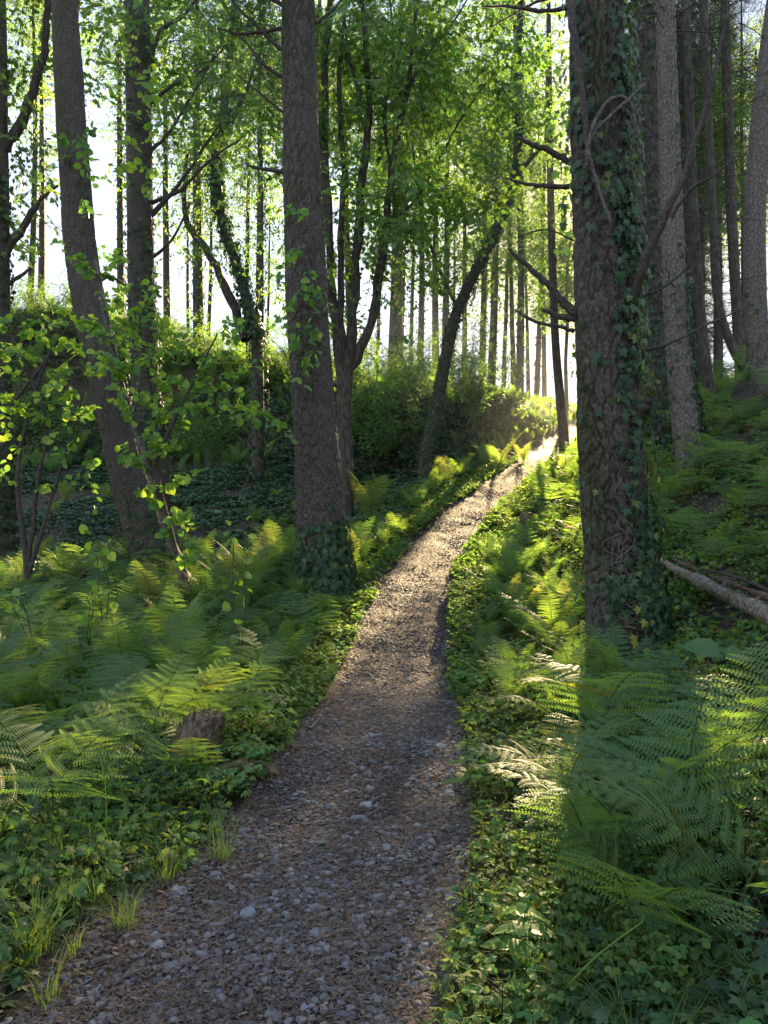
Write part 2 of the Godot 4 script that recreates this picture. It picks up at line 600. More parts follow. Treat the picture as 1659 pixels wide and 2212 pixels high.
func make_stone() -> ArrayMesh:
	var p := [Vector3.RIGHT, Vector3.LEFT, Vector3.UP, Vector3.DOWN, Vector3.BACK, Vector3.FORWARD]
	var faces := []
	for a in [0, 1]:
		for b in [2, 3]:
			for c in [4, 5]:
				faces.append([p[a], p[b], p[c], (a + b + c) % 2 == 0])
	var seen_ := {}
	var s := Shape.new()
	var bend := func(q: Vector3) -> Vector3:
		var k := Vector3i((q * 100.0).round())
		if not seen_.has(k):
			var d := q.normalized()
			seen_[k] = Vector3(d.x * rr(0.45, 1.35), clampf(d.y * rr(0.35, 1.2), -0.7, 0.55), d.z * rr(0.4, 1.05))
		return seen_[k]
	for f in faces:
		var a: Vector3 = f[0]
		var b: Vector3 = f[1]
		var c: Vector3 = f[2]
		var ab := (a + b) * 0.5
		var bc := (b + c) * 0.5
		var ca := (c + a) * 0.5
		for t in [[a, ab, ca], [ab, b, bc], [ca, bc, c], [ab, bc, ca]]:
			var x: Vector3 = bend.call(t[0])
			var y: Vector3 = bend.call(t[1])
			var z: Vector3 = bend.call(t[2])
			if (z - x).cross(y - x).dot(x + y + z) < 0.0:
				s.tri(x, z, y, Color.WHITE)
			else:
				s.tri(x, y, z, Color.WHITE)
	return s.mesh()

func make_litter(kind: int) -> ArrayMesh:
	var s := Shape.new()
	for k in (26 if kind == 0 else 12):
		var o := Vector3(rr(-0.11, 0.11), rr(0.001, 0.008), rr(-0.11, 0.11))
		var a := rr(0, TAU)
		var d := Vector3(cos(a), rr(-0.15, 0.25), sin(a))
		var w := d.cross(Vector3.UP).normalized()
		var g := rr(0.55, 1.5)
		if kind == 0:      # fallen needles
			var l := rr(0.012, 0.035)
			s.quad(o - d * l - w * 0.0008, o + d * l - w * 0.0008, o + d * l + w * 0.0008, o - d * l + w * 0.0008, Color(0.14 * g, 0.085 * g, 0.05 * g))
		else:              # flakes of bark and chips
			var l := rr(0.004, 0.013)
			var b := rr(0.003, 0.007)
			var lift := Vector3.UP * rr(-0.3, 0.5) * l
			s.quad(o - d * l - w * b, o + d * l * 0.8 - w * b * 0.6 + lift, o + d * l + w * b * 0.8 + lift, o - d * l * 0.7 + w * b, Color(0.12 * g, 0.086 * g, 0.06 * g))
	return s.mesh()

func make_meshes() -> void:
	meshes.maple = [make_spray("maple", 17, 0.16), make_spray("maple", 21, 0.14)]
	meshes.small = [make_spray("kite", 34, 0.115), make_spray("kite", 42, 0.1)]
	meshes.needles = [make_needle_spray(false), make_needle_spray(false)]
	meshes.dead_needles = [make_needle_spray(true), make_needle_spray(true)]
	meshes.fern = []
	for k in 7:
		meshes.fern.append(make_frond("fern"))
	meshes.bracken = []
	for k in 6:
		meshes.bracken.append(make_frond("bracken"))
	meshes.herb = [make_herb(0), make_herb(0), make_herb(1), make_herb(2)]
	meshes.grass = [make_grass(), make_grass()]
	meshes.stone = []
	for k in 7:
		meshes.stone.append(make_stone())
	meshes.litter = [make_litter(0), make_litter(0), make_litter(1), make_litter(1)]
	var s := Shape.new()
	s.lobed(Transform3D.IDENTITY, IVY, 1.0, 0.35, 0.12, Color.WHITE)
	meshes.ivy_leaf = s.mesh()
	s = Shape.new()
	for k in 34:
		var a := rr(0, TAU)
		var p := Vector3(cos(a), 0, sin(a)) * 0.34 * sqrt(rng.randf()) + Vector3(0, rr(0.01, 0.13), 0)
		var g := rr(0.55, 1.35)
		s.lobed(turned(p, Vector3(rr(-1, 1), rr(-0.5, 0.3), rr(-1, 1)), Vector3.UP + any_dir() * 0.7), IVY, rr(0.06, 0.12), 0.35, 0.2, Color(g * rr(0.85, 1.2), g, g))
	meshes.ivy_patch = s.mesh()
	s = Shape.new()
	s.leaf(Transform3D.IDENTITY, ROUND, 1.0, 0.22, 0.18, Color.WHITE)
	meshes.round_leaf = s.mesh()
	s = Shape.new()
	s.lobed(Transform3D.IDENTITY, MAPLE, 1.0, 0.3, 0.25, Color.WHITE)
	meshes.maple_leaf = s.mesh()


# ---------------------------------------------------------------- trunks, boughs, ivy, shoots, crowns
# a tree whose trunk is given as [u, v, width] from the foot up, all in pixels, at distance d (a fourth number replaces d)
func stem_line(spec: Array, d: float, top: float) -> Array:
	var pts := PackedVector3Array()
	var radii := PackedFloat32Array()
	for s in spec:
		var dd: float = s[3] if s.size() > 3 else d
		pts.push_back(px(s[0], s[1], dd))
		radii.push_back(s[2] * 0.5 / FOCAL * dd)
	var foot := pts[0]
	var low := ground(foot.x, foot.z) - 0.25
	if foot.y > low + 0.05:
		pts.insert(0, Vector3(foot.x + (foot.x - pts[1].x) * 0.1, low, foot.z))
		radii.insert(0, radii[0] * 1.08)
	var last := pts.size() - 1
	if top > 0.0:
		var dir := (pts[last] - pts[last - 1]).normalized()
		dir = (dir * 0.6 + Vector3.UP * 0.4).normalized()
		var p := pts[last]
		var r := radii[last]
		for k in 3:
			p += dir * top / 3.0
			pts.push_back(p)
			radii.push_back(r * (1.0 - 0.27 * (k + 1)))
	return [pts, radii]

func trunk_mesh(line: PackedVector3Array, radii: PackedFloat32Array, seg: int, depth: float, around: float, along_: float, moss: float, flare := 0.0) -> ArrayMesh:
	var s := Shape.new()
	var rows := line.size()
	var shift := rr(0, 500)
	for k in rows:
		var o := line[k]
		var r := radii[k]
		for j in seg:
			var a := TAU * j / seg
			var m := Vector3(cos(a), 0, sin(a))
			var q := Vector3(m.x * r * around, (o.y + shift) * along_, m.z * r * around)
			var e := 1.0 + 0.06 * wobble.get_noise_3d(m.x * 30.0, o.y * 14.0 + shift, m.z * 30.0)
			if flare > 0.0:
				e += flare * exp(-k * 0.055) * (0.6 + 0.5 * wobble.get_noise_2d(cos(a) * 60.0 + shift, sin(a) * 60.0))
			var g := 0.0
			if depth > 0.0:
				var bent := q + Vector3(wobble.get_noise_3dv(q * 4.0), 1.6 * wobble.get_noise_3dv(q * 3.0 + Vector3(50, 0, 0)), wobble.get_noise_3dv(q * 4.0 + Vector3(0, 90, 0))) * 2.4
				var cell := plates.get_noise_3dv(bent) + 1.0
				var whole := 0.85 + 0.8 * wobble.get_noise_3dv(q * 0.8)
				g = depth * clampf(whole, 0.3, 1.1) * (smoothstep(0.02, 0.17, cell) - 1.0) + depth * 0.4 * wobble.get_noise_3dv(q * 5.0)
			s.v.push_back(o + m * (r * e + g))
			var w := wobble.get_noise_3d(m.x * 22.0, o.y * 16.0 + shift, m.z * 22.0)
			var mo := smoothstep(0.05, 0.4, w) * moss
			var tone := 1.0 + 0.16 * wobble.get_noise_3d(q.x * 3.0, q.y * 3.0, q.z * 3.0)
			s.c.push_back(Color(lerpf(1.0, 0.55, mo) * tone, lerpf(1.0, 0.78, mo) * tone, lerpf(1.0, 0.3, mo) * tone))
	s.n.resize(s.v.size())
	for k in rows:
		for j in seg:
			var up := s.v[mini(k + 1, rows - 1) * seg + j] - s.v[maxi(k - 1, 0) * seg + j]
			var go := s.v[k * seg + (j + 1) % seg] - s.v[k * seg + (j + seg - 1) % seg]
			s.n[k * seg + j] = up.cross(go).normalized()
			if k < rows - 1:
				var a := k * seg + j
				var b := k * seg + (j + 1) % seg
				s.i.push_back(a); s.i.push_back(b); s.i.push_back(a + seg)
				s.i.push_back(b); s.i.push_back(b + seg); s.i.push_back(a + seg)
	return s.mesh()

func shifted(pts: PackedVector3Array, by: Vector3) -> PackedVector3Array:
	var out := PackedVector3Array()
	for p in pts:
		out.push_back(p - by)
	return out

# returns {node, base, line, radii}; the node stands at the foot of the trunk
func tree(called: String, label: String, category: String, group: String, spec: Array, d: float, top: float, mat: String, fine: Dictionary) -> Dictionary:
	var l := stem_line(spec, d, top)
	var step: float = fine.get("row", 0.12)
	var rough: PackedVector3Array = l[0]
	var total := 0.0
	for k in rough.size() - 1:
		total += rough[k].distance_to(rough[k + 1])
	var per := maxi(2, int(total / step / (rough.size() - 1)))
	var line := smooth_line(rough, per)
	var radii := smooth_values(l[1], per)
	var foot: Vector3 = px(spec[0][0], spec[0][1], spec[0][3] if spec[0].size() > 3 else d)
	var base := Vector3(foot.x, ground(foot.x, foot.z), foot.z)
	var o := thing(called, label, category, base, group)
	var local := shifted(line, base)
	part("trunk", trunk_mesh(local, radii, fine.get("seg", 14), fine.get("depth", 0.0), fine.get("around", 9.0), fine.get("along", 3.4), fine.get("moss", 0.3), fine.get("flare", 0.0)), mats[mat], o)
	return {"node": o, "base": base, "line": local, "radii": radii}

# a limb or dead branch as its own part; spec is [u, v, width(, d)] from where it leaves the trunk
func limb(t: Dictionary, called: String, spec: Array, d: float, mat := "twig", seg := 7) -> PackedVector3Array:
	var pts := PackedVector3Array()
	var radii := PackedFloat32Array()
	for s in spec:
		var dd: float = s[3] if s.size() > 3 else d
		pts.push_back(px(s[0], s[1], dd) - t.base)
		radii.push_back(maxf(s[2] * 0.5 / FOCAL * dd, 0.004))
	var line := smooth_line(pts, 5)
	var r := smooth_values(radii, 5)
	for k in range(1, line.size()):
		line[k] += any_dir() * r[k] * 0.35
		r[k] *= rr(0.88, 1.12)
	var s := Shape.new()
	s.tube(line, r, seg, Color(0.8, 0.8, 0.8))
	part(called, s.mesh(), mats[mat], t.node)
	return line

func twig(s: Shape, a: Vector3, b: Vector3, r: float, sag: float, kids: int) -> void:
	var line := PackedVector3Array()
	var radii := PackedFloat32Array()
	var l := a.distance_to(b)
	for k in 5:
		var q := k / 4.0
		line.push_back(a.lerp(b, q) + Vector3.DOWN * sag * l * q * (1.0 - q) * 2.0 + (any_dir() * l * 0.03 if k > 0 else Vector3.ZERO))
		radii.push_back(lerpf(r, r * 0.3, q))
	s.tube(line, radii, 3 if r < 0.012 else 5, Color(0.75, 0.75, 0.75), false)
	for k in kids:
		var q := rr(0.25, 0.95)
		var o := line[int(q * 4.0)]
		var dir := ((b - a).normalized() + any_dir() * 0.9).normalized()
		twig(s, o, o + dir * l * rr(0.2, 0.45), r * 0.45, sag, 0)

# a point on the bark: row of the trunk's line, angle (0 = +x, PI / 2 = towards the camera)
func on_bark(t: Dictionary, row: float, angle: float, lift := 0.0) -> Vector3:
	var k := clampi(int(row), 0, t.line.size() - 2)
	var a: Vector3 = t.line[k]
	var b: Vector3 = t.line[k + 1]
	return a.lerp(b, clampf(row - k, 0.0, 1.0)) + Vector3(cos(angle), 0, sin(angle)) * (t.radii[k] + lift)

func ivy_leaf_at(p: Vector3, m: Vector3, size: float, loose: float) -> Transform3D:
	var along_ := Vector3(rr(-0.7, 0.7), -1.0, rr(-0.7, 0.7)) + m * rr(0.0, 0.5) * loose
	var face := m + Vector3.UP * rr(0.1, 0.7) + any_dir() * 0.35
	var t := turned(p, along_ - m * along_.dot(m) * 0.6, face)
	return t.scaled_local(Vector3.ONE * size)

# ivy up a trunk: thick is a function (height above foot, angle) -> how likely a leaf; the largest leaves are parts of their own
func ivy_up(t: Dictionary, tries: int, from_h: float, to_h: float, thick: Callable, size: float, singles: int, out := 0.05) -> void:
	var where: Array[Transform3D] = []
	var tints := PackedColorArray()
	var rows: int = t.line.size()
	var base_y: float = 0.0
	var made := 0
	for k in tries:
		var row := rr(0, rows - 1)
		var p0: Vector3 = t.line[int(row)]
		var h := p0.y - base_y
		if h < from_h or h > to_h:
			continue
		var a := rr(0, TAU)
		if rng.randf() > float(thick.call(h, a)):
			continue
		var m := Vector3(cos(a), 0, sin(a))
		var p := on_bark(t, row, a, rr(0.01, out))
		var x := ivy_leaf_at(p, m, size * rr(0.6, 1.25), 1.0)
		if made < singles and sin(a) > -0.2:
			made += 1
			part("ivy_leaf", meshes.ivy_leaf, mats["ivy_%d" % rng.randi_range(0, 2)], t.node, x)
		else:
			where.append(x)
			var c := shade_of(Color(0.045, 0.09, 0.04), 0.4)
			if rng.randf() < 0.06:
				c = Color(0.16, 0.2, 0.06)
			tints.push_back(c)
	if where.size() > 8:
		scatter("ivy", meshes.ivy_leaf, mats.ivy, t.node, where, tints)

func ivy_stem(t: Dictionary, row0: float, row1: float, a0: float, a1: float, r: float, sway: float) -> void:
	var line := PackedVector3Array()
	var radii := PackedFloat32Array()
	var n := 40
	var sh := rr(0, 900)
	for k in n:
		var q := float(k) / (n - 1)
		var a := lerpf(a0, a1, q) + sway * wobble.get_noise_2d(q * 130.0 + sh, 3.0)
		line.push_back(on_bark(t, lerpf(row0, row1, q), a, r * 0.8 + 0.012))
		radii.push_back(r * lerpf(1.0, 0.5, q))
	var s := Shape.new()
	s.tube(line, radii, 5, Color(0.95, 0.93, 0.85))
	part("ivy_stem", s.mesh(), mats.bark_pale, t.node)

# a leafy shoot: a thin twig with its leaves as sub-parts
func shoot(parent: Node3D, a: Vector3, b: Vector3, leaves: int, size: float, leaf_set: Array, mat_names: Array, r := 0.004) -> void:
	var line := PackedVector3Array()
	var radii := PackedFloat32Array()
	var l := a.distance_to(b)
	for k in 7:
		var q := k / 6.0
		line.push_back(a.lerp(b, q) + Vector3.UP * l * 0.12 * sin(q * PI) + (any_dir() * l * 0.03 if k > 0 else Vector3.ZERO))
		radii.push_back(r * lerpf(1.0, 0.35, q))
	var s := Shape.new()
	s.tube(line, radii, 4, Color(0.8, 0.75, 0.7))
	var o := part("shoot", s.mesh(), mats.twig, parent)
	var loose: Array[Transform3D] = []
	var tints := PackedColorArray()
	for k in leaves:
		var q := 0.18 + 0.82 * (k + rng.randf() * 0.8) / leaves
		var at := line[clampi(int(q * 6.0), 0, 6)].lerp(line[clampi(int(q * 6.0) + 1, 0, 6)], fmod(q * 6.0, 1.0))
		var dir := (b - a).normalized() * 0.5 + any_dir() * 0.9
		dir.y = dir.y * 0.5 - 0.15
		var face := Vector3.UP * rr(0.3, 1.0) + any_dir() * 0.8 + Vector3(0, 0, 0.3)
		var t := turned(at + dir.normalized() * size * 0.25, dir, face).scaled_local(Vector3.ONE * size * rr(0.55, 1.15))
		var n: int = single_leaves.get(parent, 0)
		single_leaves[parent] = n + 1
		var m: StandardMaterial3D = mats[mat_names[rng.randi() % mat_names.size()]]
		if n < 300:
			part("leaf", leaf_set[rng.randi() % leaf_set.size()], m, o, t)
		else:
			loose.append(t)
			tints.push_back(m.albedo_color.srgb_to_linear())
	if loose.size():
		scatter("leaves", leaf_set[0], mats.leaf, o, loose, tints)

# sprays of leaves: clumps are [centre, radius, how many] in the tree's own axes
func crown(node: Node3D, clumps: Array, kind: String, mat: String, tint: Color, size: float, droop := 0.35) -> void:
	var sets: Array = meshes[kind]
	var per := []
	var cols := []
	for k in sets.size():
		var a: Array[Transform3D] = []
		per.append(a)
		cols.append(PackedColorArray())
	for c in clumps:
		var tone := rr(0.75, 1.2)
		for k in int(c[2]):
			var dir := any_dir()
			var rad: float = c[1] * pow(rng.randf(), 0.45)
			var squash := Vector3(1.0, 0.7, 1.0)
			var p: Vector3 = c[0] + dir * rad * squash
			var go := (dir + any_dir() * 0.8 + Vector3.DOWN * droop).normalized()
			var face := Vector3.UP + any_dir() * 0.7
			var s := rng.randi() % sets.size()
			per[s].append(turned(p, go, face).scaled_local(Vector3.ONE * size * rr(0.7, 1.3)))
			var g := tone * rr(0.8, 1.2)
			cols[s].push_back(Color(tint.r * g * rr(0.85, 1.2), tint.g * g, tint.b * g * rr(0.8, 1.1)))
	for k in sets.size():
		if per[k].size():
			scatter("crown", sets[k], mats[mat], node, per[k], cols[k])

func fern_at(kind: String, p: Vector3, size: float, fronds: int, label: String, group: String, mat_names: Array, face_turn := -1.0) -> Node3D:
	var o := thing("bracken_fern" if kind == "bracken" else "woodland_fern", label, "fern", p, group)
	var set_: Array = meshes[kind]
	var a0 := rr(0, TAU)
	for k in fronds:
		var a := a0 + k * 2.4 + rr(-0.3, 0.3)
		if face_turn > -0.5:
			a = face_turn + rr(-0.9, 0.9)
		var s := size * rr(0.7, 1.1)
		var b := Basis(Vector3.UP, a) * Basis(Vector3.RIGHT, rr(-0.22, 0.22)) * Basis(Vector3.FORWARD, rr(-0.18, 0.18))
		var off := Vector3(rr(-0.05, 0.05), -0.03, rr(-0.05, 0.05)) * (3.0 if kind == "bracken" else 1.0)
		part("frond", set_[rng.randi() % set_.size()], mats[mat_names[rng.randi() % mat_names.size()]], o, Transform3D(b.scaled(Vector3.ONE * s), off))
	return o


# ---------------------------------------------------------------- the setting
func make_ground() -> void:
	var xs := [0.0]
	var st := 0.16
	while xs[-1] < 160.0:
		if xs[-1] > 6.0:
			st *= 1.09
		xs.append(xs[-1] + st)
	var all_x := []
	for k in range(xs.size() - 1, 0, -1):
		all_x.append(-xs[k])
	all_x.append_array(xs)
	var zs := []
	var d := -30.0
	while d < 260.0:
		zs.append(-d)
		if d < 1.0:
			d += clampf((1.0 - d) * 0.2, 0.2, 4.0)
		elif d < 14.0:
			d += 0.16
		else:
			d += 0.16 + (d - 14.0) * 0.03
	var s := Shape.new()
	var w := all_x.size()
	for z in zs:
		for x in all_x:
			var y := ground(x, z)
			var t := absf(aside(x, z))
			if -z < 60.0:
				y -= 0.05 * (1.0 - smoothstep(0.25, 0.62, t))
			s.v.push_back(Vector3(x, y, z))
			s.c.push_back(Color.WHITE)
	s.n.resize(s.v.size())
	for r in zs.size():
		for k in w:
			var ax := s.v[r * w + mini(k + 1, w - 1)] - s.v[r * w + maxi(k - 1, 0)]
			var az := s.v[mini(r + 1, zs.size() - 1) * w + k] - s.v[maxi(r - 1, 0) * w + k]
			s.n[r * w + k] = ax.cross(az).normalized()
			if k < w - 1 and r < zs.size() - 1:
				var a := r * w + k
				s.i.push_back(a); s.i.push_back(a + w); s.i.push_back(a + 1)
				s.i.push_back(a + 1); s.i.push_back(a + w); s.i.push_back(a + w + 1)
	var o := part("woodland_ground", s.mesh(), mats.soil, self)
	o.set_meta("kind", "structure")
	o.set_meta("label", "dark earth of the wooded slope under the plants")

func path_y(x: float, z: float) -> float:
	var d := -z
	var t := aside(x, z) / 0.75
	return ground(along(path_x, d), z) + 0.006 + 0.02 * t * t + 0.02 * lumps.get_noise_2d(x * 30.0, z * 30.0) + 0.05 * lumps.get_noise_2d(x * 7.0 + 9.0, z * 7.0)

func make_path() -> void:
	var s := Shape.new()
	var cols := 31
	var rows := 0
	var d := 0.6
	while d < 46.0:
		for k in cols:
			var q := k / 15.0 - 1.0
			var x := along(path_x, d) + q * 0.78
			var y := path_y(x, -d) - 0.05 * smoothstep(0.8, 1.0, absf(q))
			s.v.push_back(Vector3(x, y, -d))
			s.c.push_back(Color.WHITE)
		rows += 1
		d += 0.05 if d < 10.0 else 0.15
	s.n.resize(s.v.size())
	for r in rows:
		for k in cols:
			var ax := s.v[r * cols + mini(k + 1, cols - 1)] - s.v[r * cols + maxi(k - 1, 0)]
			var az := s.v[maxi(r - 1, 0) * cols + k] - s.v[mini(r + 1, rows - 1) * cols + k]
			s.n[r * cols + k] = ax.cross(az).normalized() * -1.0
			if s.n[r * cols + k].y < 0.0:
				s.n[r * cols + k] *= -1.0
			if k < cols - 1 and r < rows - 1:
				var a := r * cols + k
				s.i.push_back(a); s.i.push_back(a + cols); s.i.push_back(a + 1)
				s.i.push_back(a + 1); s.i.push_back(a + cols); s.i.push_back(a + cols + 1)
	var o := part("footpath", s.mesh(), mats.path_earth, self)
	o.set_meta("kind", "structure")
	o.set_meta("label", "brown gravelled footpath strewn with needles, winding uphill between ferns")
	# the largest stones are pieces of their own, the rest is gravel
	var greys := []
	for c in [Color(0.22, 0.218, 0.212), Color(0.13, 0.13, 0.13), Color(0.31, 0.304, 0.29), Color(0.19, 0.178, 0.16), Color(0.24, 0.24, 0.24)]:
		var m: StandardMaterial3D = mats.stone.duplicate()
		m.albedo_color = (c as Color).linear_to_srgb()
		m.vertex_color_use_as_albedo = false
		greys.append(m)
	for k in 300:
		var dd := 1.9 + 4.6 * pow(rng.randf(), 1.5)
		var x := along(path_x, dd) + rr(-0.66, 0.66)
		var size := rr(0.016, 0.03) if k > 30 else rr(0.028, 0.045)
		var b := Basis(Vector3.UP, rr(0, TAU)) * Basis(Vector3.RIGHT, rr(-0.5, 0.5))
		part("stone", meshes.stone[rng.randi() % 7], greys[rng.randi() % 5], o, Transform3D(b.scaled(Vector3(1.15, 0.6, 1.0) * size), Vector3(x, path_y(x, -dd) + size * 0.12, -dd)))
	var where := []
	var tints := []
	for k in 7:
		var a: Array[Transform3D] = []
		where.append(a)
		tints.append(PackedColorArray())
	for k in 42000:
		var dd := 1.6 + 20.0 * pow(rng.randf(), 2.2)
		var x := along(path_x, dd) + rr(-0.74, 0.74)
		var thin := lumps.get_noise_2d(x * 14.0, dd * 9.0)
		if rng.randf() > 0.75 + thin * 1.3 - maxf(dd - 4.0, 0.0) * 0.06:
			continue
		var size := rr(0.004, 0.011) if rng.randf() < 0.65 else rr(0.009, 0.022)
		var b := Basis(Vector3.UP, rr(0, TAU)) * Basis(Vector3.RIGHT, rr(-0.7, 0.7))
		var s7 := rng.randi() % 7
		where[s7].append(Transform3D(b.scaled(Vector3(1, rr(0.35, 0.8), 1) * size), Vector3(x, path_y(x, -dd) + 0.003 + size * 0.22, -dd)))
		var g := rr(0.4, 1.35)
		tints[s7].push_back(Color(0.2 * g, 0.195 * g * rr(0.95, 1.03), 0.185 * g * rr(0.85, 1.12)))
	for k in 7:
		var g := scatter("gravel", meshes.stone[k], mats.stone, o, where[k], tints[k])
	# needles, flakes of bark
	for k in 4:
		var at: Array[Transform3D] = []
		var cs := PackedColorArray()
		for j in 2200:
			var dd := 1.6 + 22.0 * pow(rng.randf(), 1.7)
			var x := along(path_x, dd) + rr(-0.78, 0.78)
			at.append(Transform3D(Basis(Vector3.UP, rr(0, TAU)).scaled(Vector3.ONE * rr(0.8, 1.3)), Vector3(x, path_y(x, -dd) + rr(0.0, 0.008), -dd)))
			var g := rr(0.6, 1.3)
			cs.push_back(Color(g, g * rr(0.92, 1.05), g * rr(0.9, 1.1)))
		scatter("litter", meshes.litter[k], mats.dead, o, at, cs)

func ground_cover() -> void:
	# low herbs in bands beside the path, thinning away from it
	var sets := []
	var tints := []
	for k in 4:
		var a: Array[Transform3D] = []
		sets.append(a)
		tints.append(PackedColorArray())
	for k in 30000:
		var d := 1.8 + 22.0 * pow(rng.randf(), 1.4)
		var left := rng.randf() < 0.5
		var s := lerpf(0.66, 0.56, smoothstep(4.0, 9.0, d)) + 4.6 * pow(rng.randf(), 2.2)
		var x := along(path_x, d) + (-s if left else s)
		var p := Vector3(x, ground(x, -d), -d)
		if not seen(p):
			continue
		var edge := lumps.get_noise_2d(x * 12.0, d * 12.0)
		if s < lerpf(0.8, 0.68, smoothstep(4.0, 9.0, d)) + edge * 0.6 and rng.randf() < 0.8:
			continue
		if s > 1.0 and lumps.get_noise_2d(x * 9.0 + 11.0, d * 9.0) < -0.3:
			continue
		if left and d < 3.4 and s < 0.85:
			continue
		var kind := rng.randi() % 4
		var patch := lumps.get_noise_2d(x * 5.0 + 70.0, d * 5.0)
		if patch > 0.1:
			kind = 2
		elif patch < -0.12:
			kind = 3
		var size := rr(0.55, 1.3) * (0.8 if d < 4.0 else 1.0)
		sets[kind].append(Transform3D(Basis(Vector3.UP, rr(0, TAU)).scaled(Vector3.ONE * size), p))
		var g := rr(0.45, 1.25)
		tints[kind].push_back(Color(g * rr(0.75, 1.3), g, g * rr(0.7, 1.2)))
	for k in 4:
		var o := scatter("low_herbs", meshes.herb[k], mats.herb, self, sets[k], tints[k])
		o.name = numbered("low_herbs")
		o.set_meta("label", ["small herbs with five cut leaflets growing along the path edges", "low herbs with narrow leaflets carpeting the banks", "low clover leaved herbs growing in patches on the banks", "low herbs with lobed leaves growing beside the path"][k])
		o.set_meta("category", "ground cover")
	# ivy creeping over the ground: near left corner, right bank, floor of the hollow
	var where: Array[Transform3D] = []
	var cs := PackedColorArray()
	for k in 40000:
		var zone := rng.randf()
		var d := 0.0
		var x := 0.0
		var size := rr(0.035, 0.075)
		if zone < 0.3:
			d = 1.9 + 3.6 * pow(rng.randf(), 1.5)
			x = along(path_x, d) - rr(0.76, 3.0)
		elif zone < 0.65:
			d = 1.9 + 9.0 * pow(rng.randf(), 1.8)
			x = along(path_x, d) + 0.85 + 4.0 * pow(rng.randf(), 1.3)
		else:
			d = rr(9.0, 34.0)
			x = rr(-19.0, 1.5)
			size = rr(0.06, 0.12)
			if aside(x, -d) > -1.2:
				continue
		var y := ground(x, -d)
		var p := Vector3(x, y + rr(0.01, 0.09), -d)
		if not seen(p):
			continue
		if lumps.get_noise_2d(x * 8.0, d * 8.0 + 33.0) < -0.12 and rng.randf() < 0.8:
			continue
		var out := Vector3(rr(-1, 1), rr(-0.4, 0.3), rr(-1, 1))
		where.append(turned(p, out, Vector3.UP + any_dir() * 0.55).scaled_local(Vector3.ONE * size))
		cs.push_back(shade_of(Color(0.055, 0.11, 0.045), 0.5))
	var iv := scatter("ground_ivy", meshes.ivy_leaf, mats.ivy, self, where, cs)
	iv.set_meta("label", "dark glossy ivy creeping over the woodland floor")
	iv.set_meta("category", "ground cover")
	where = []
	cs = PackedColorArray()
	for k in 9000:
		var d := 10.5 + 26.0 * pow(rng.randf(), 0.8)
		var x := rr(-18.0, 4.0)
		if k % 4 == 0:   # the steep bank beside the path
			d = rr(20.5, 31.0)
			x = rr(-4.0, 7.0)
		if aside(x, -d) > -1.1 or (lumps.get_noise_2d(x * 4.0, d * 4.0 + 20.0) < -0.2 and k % 4 > 0):
			continue
		var p := Vector3(x, ground(x, -d), -d)
		if not seen(p, 40.0):
			continue
		where.append(Transform3D(Basis(Vector3.UP, rr(0, TAU)).scaled(Vector3.ONE * rr(0.7, 1.25)), p))
		cs.push_back(shade_of(Color(0.055, 0.11, 0.045), 0.4))
	var hv := scatter("hollow_ivy", meshes.ivy_patch, mats.ivy, self, where, cs)
	hv.set_meta("label", "deep carpet of ivy over the floor of the hollow")
	hv.set_meta("category", "ground cover")
	# thin grass between the herbs
	for k in 2:
		var gw: Array[Transform3D] = []
		var gt := PackedColorArray()
		for j in 420:
			var d := 1.9 + 16.0 * pow(rng.randf(), 1.4)
			var s := rr(0.62, 1.6)
			var x := along(path_x, d) + (s if rng.randf() < 0.5 else -s)
			var p := Vector3(x, ground(x, -d), -d)
			if seen(p):
				gw.append(Transform3D(Basis(Vector3.UP, rr(0, TAU)).scaled(Vector3.ONE * rr(0.4, 1.0)), p))
				gt.push_back(shade_of(Color(1, 1, 1), 0.25))
		var go := scatter("verge_grass", meshes.grass[k], mats.herb, self, gw, gt)
		go.name = numbered("verge_grass")
		go.set_meta("label", ["fine grass scattered among the herbs beside the path", "loose grass blades growing through the verge plants"][k])
		go.set_meta("category", "grass")
	# brown dead leaves and twigs on the floor of the hollow and along the path
	where = []
	cs = PackedColorArray()
	for k in 13000:
		var d := 1.9 + 28.0 * pow(rng.randf(), 1.3)
		var x := rr(-16.0, 4.0) if d > 12.0 else rr(-4.0, 5.0)
		var t := absf(aside(x, -d))
		if t < 0.62 and rng.randf() < 0.93:
			continue
		var p := Vector3(x, (path_y(x, -d) if t < 0.7 else ground(x, -d)) + rr(0.01, 0.03), -d)
		if not seen(p):
			continue
		where.append(turned(p, Vector3(rr(-1, 1), rr(-0.2, 0.2), rr(-1, 1)), Vector3.UP + any_dir() * 0.4).scaled_local(Vector3.ONE * rr(0.02, 0.05)))
		cs.push_back(shade_of(Color(0.14, 0.085, 0.045), 0.45))
	var dl := scatter("fallen_leaves", meshes.hazel[3], mats.dead, self, where, cs)
	dl.set_meta("label", "brown dead leaves scattered over the woodland floor")
	dl.set_meta("category", "leaf litter")


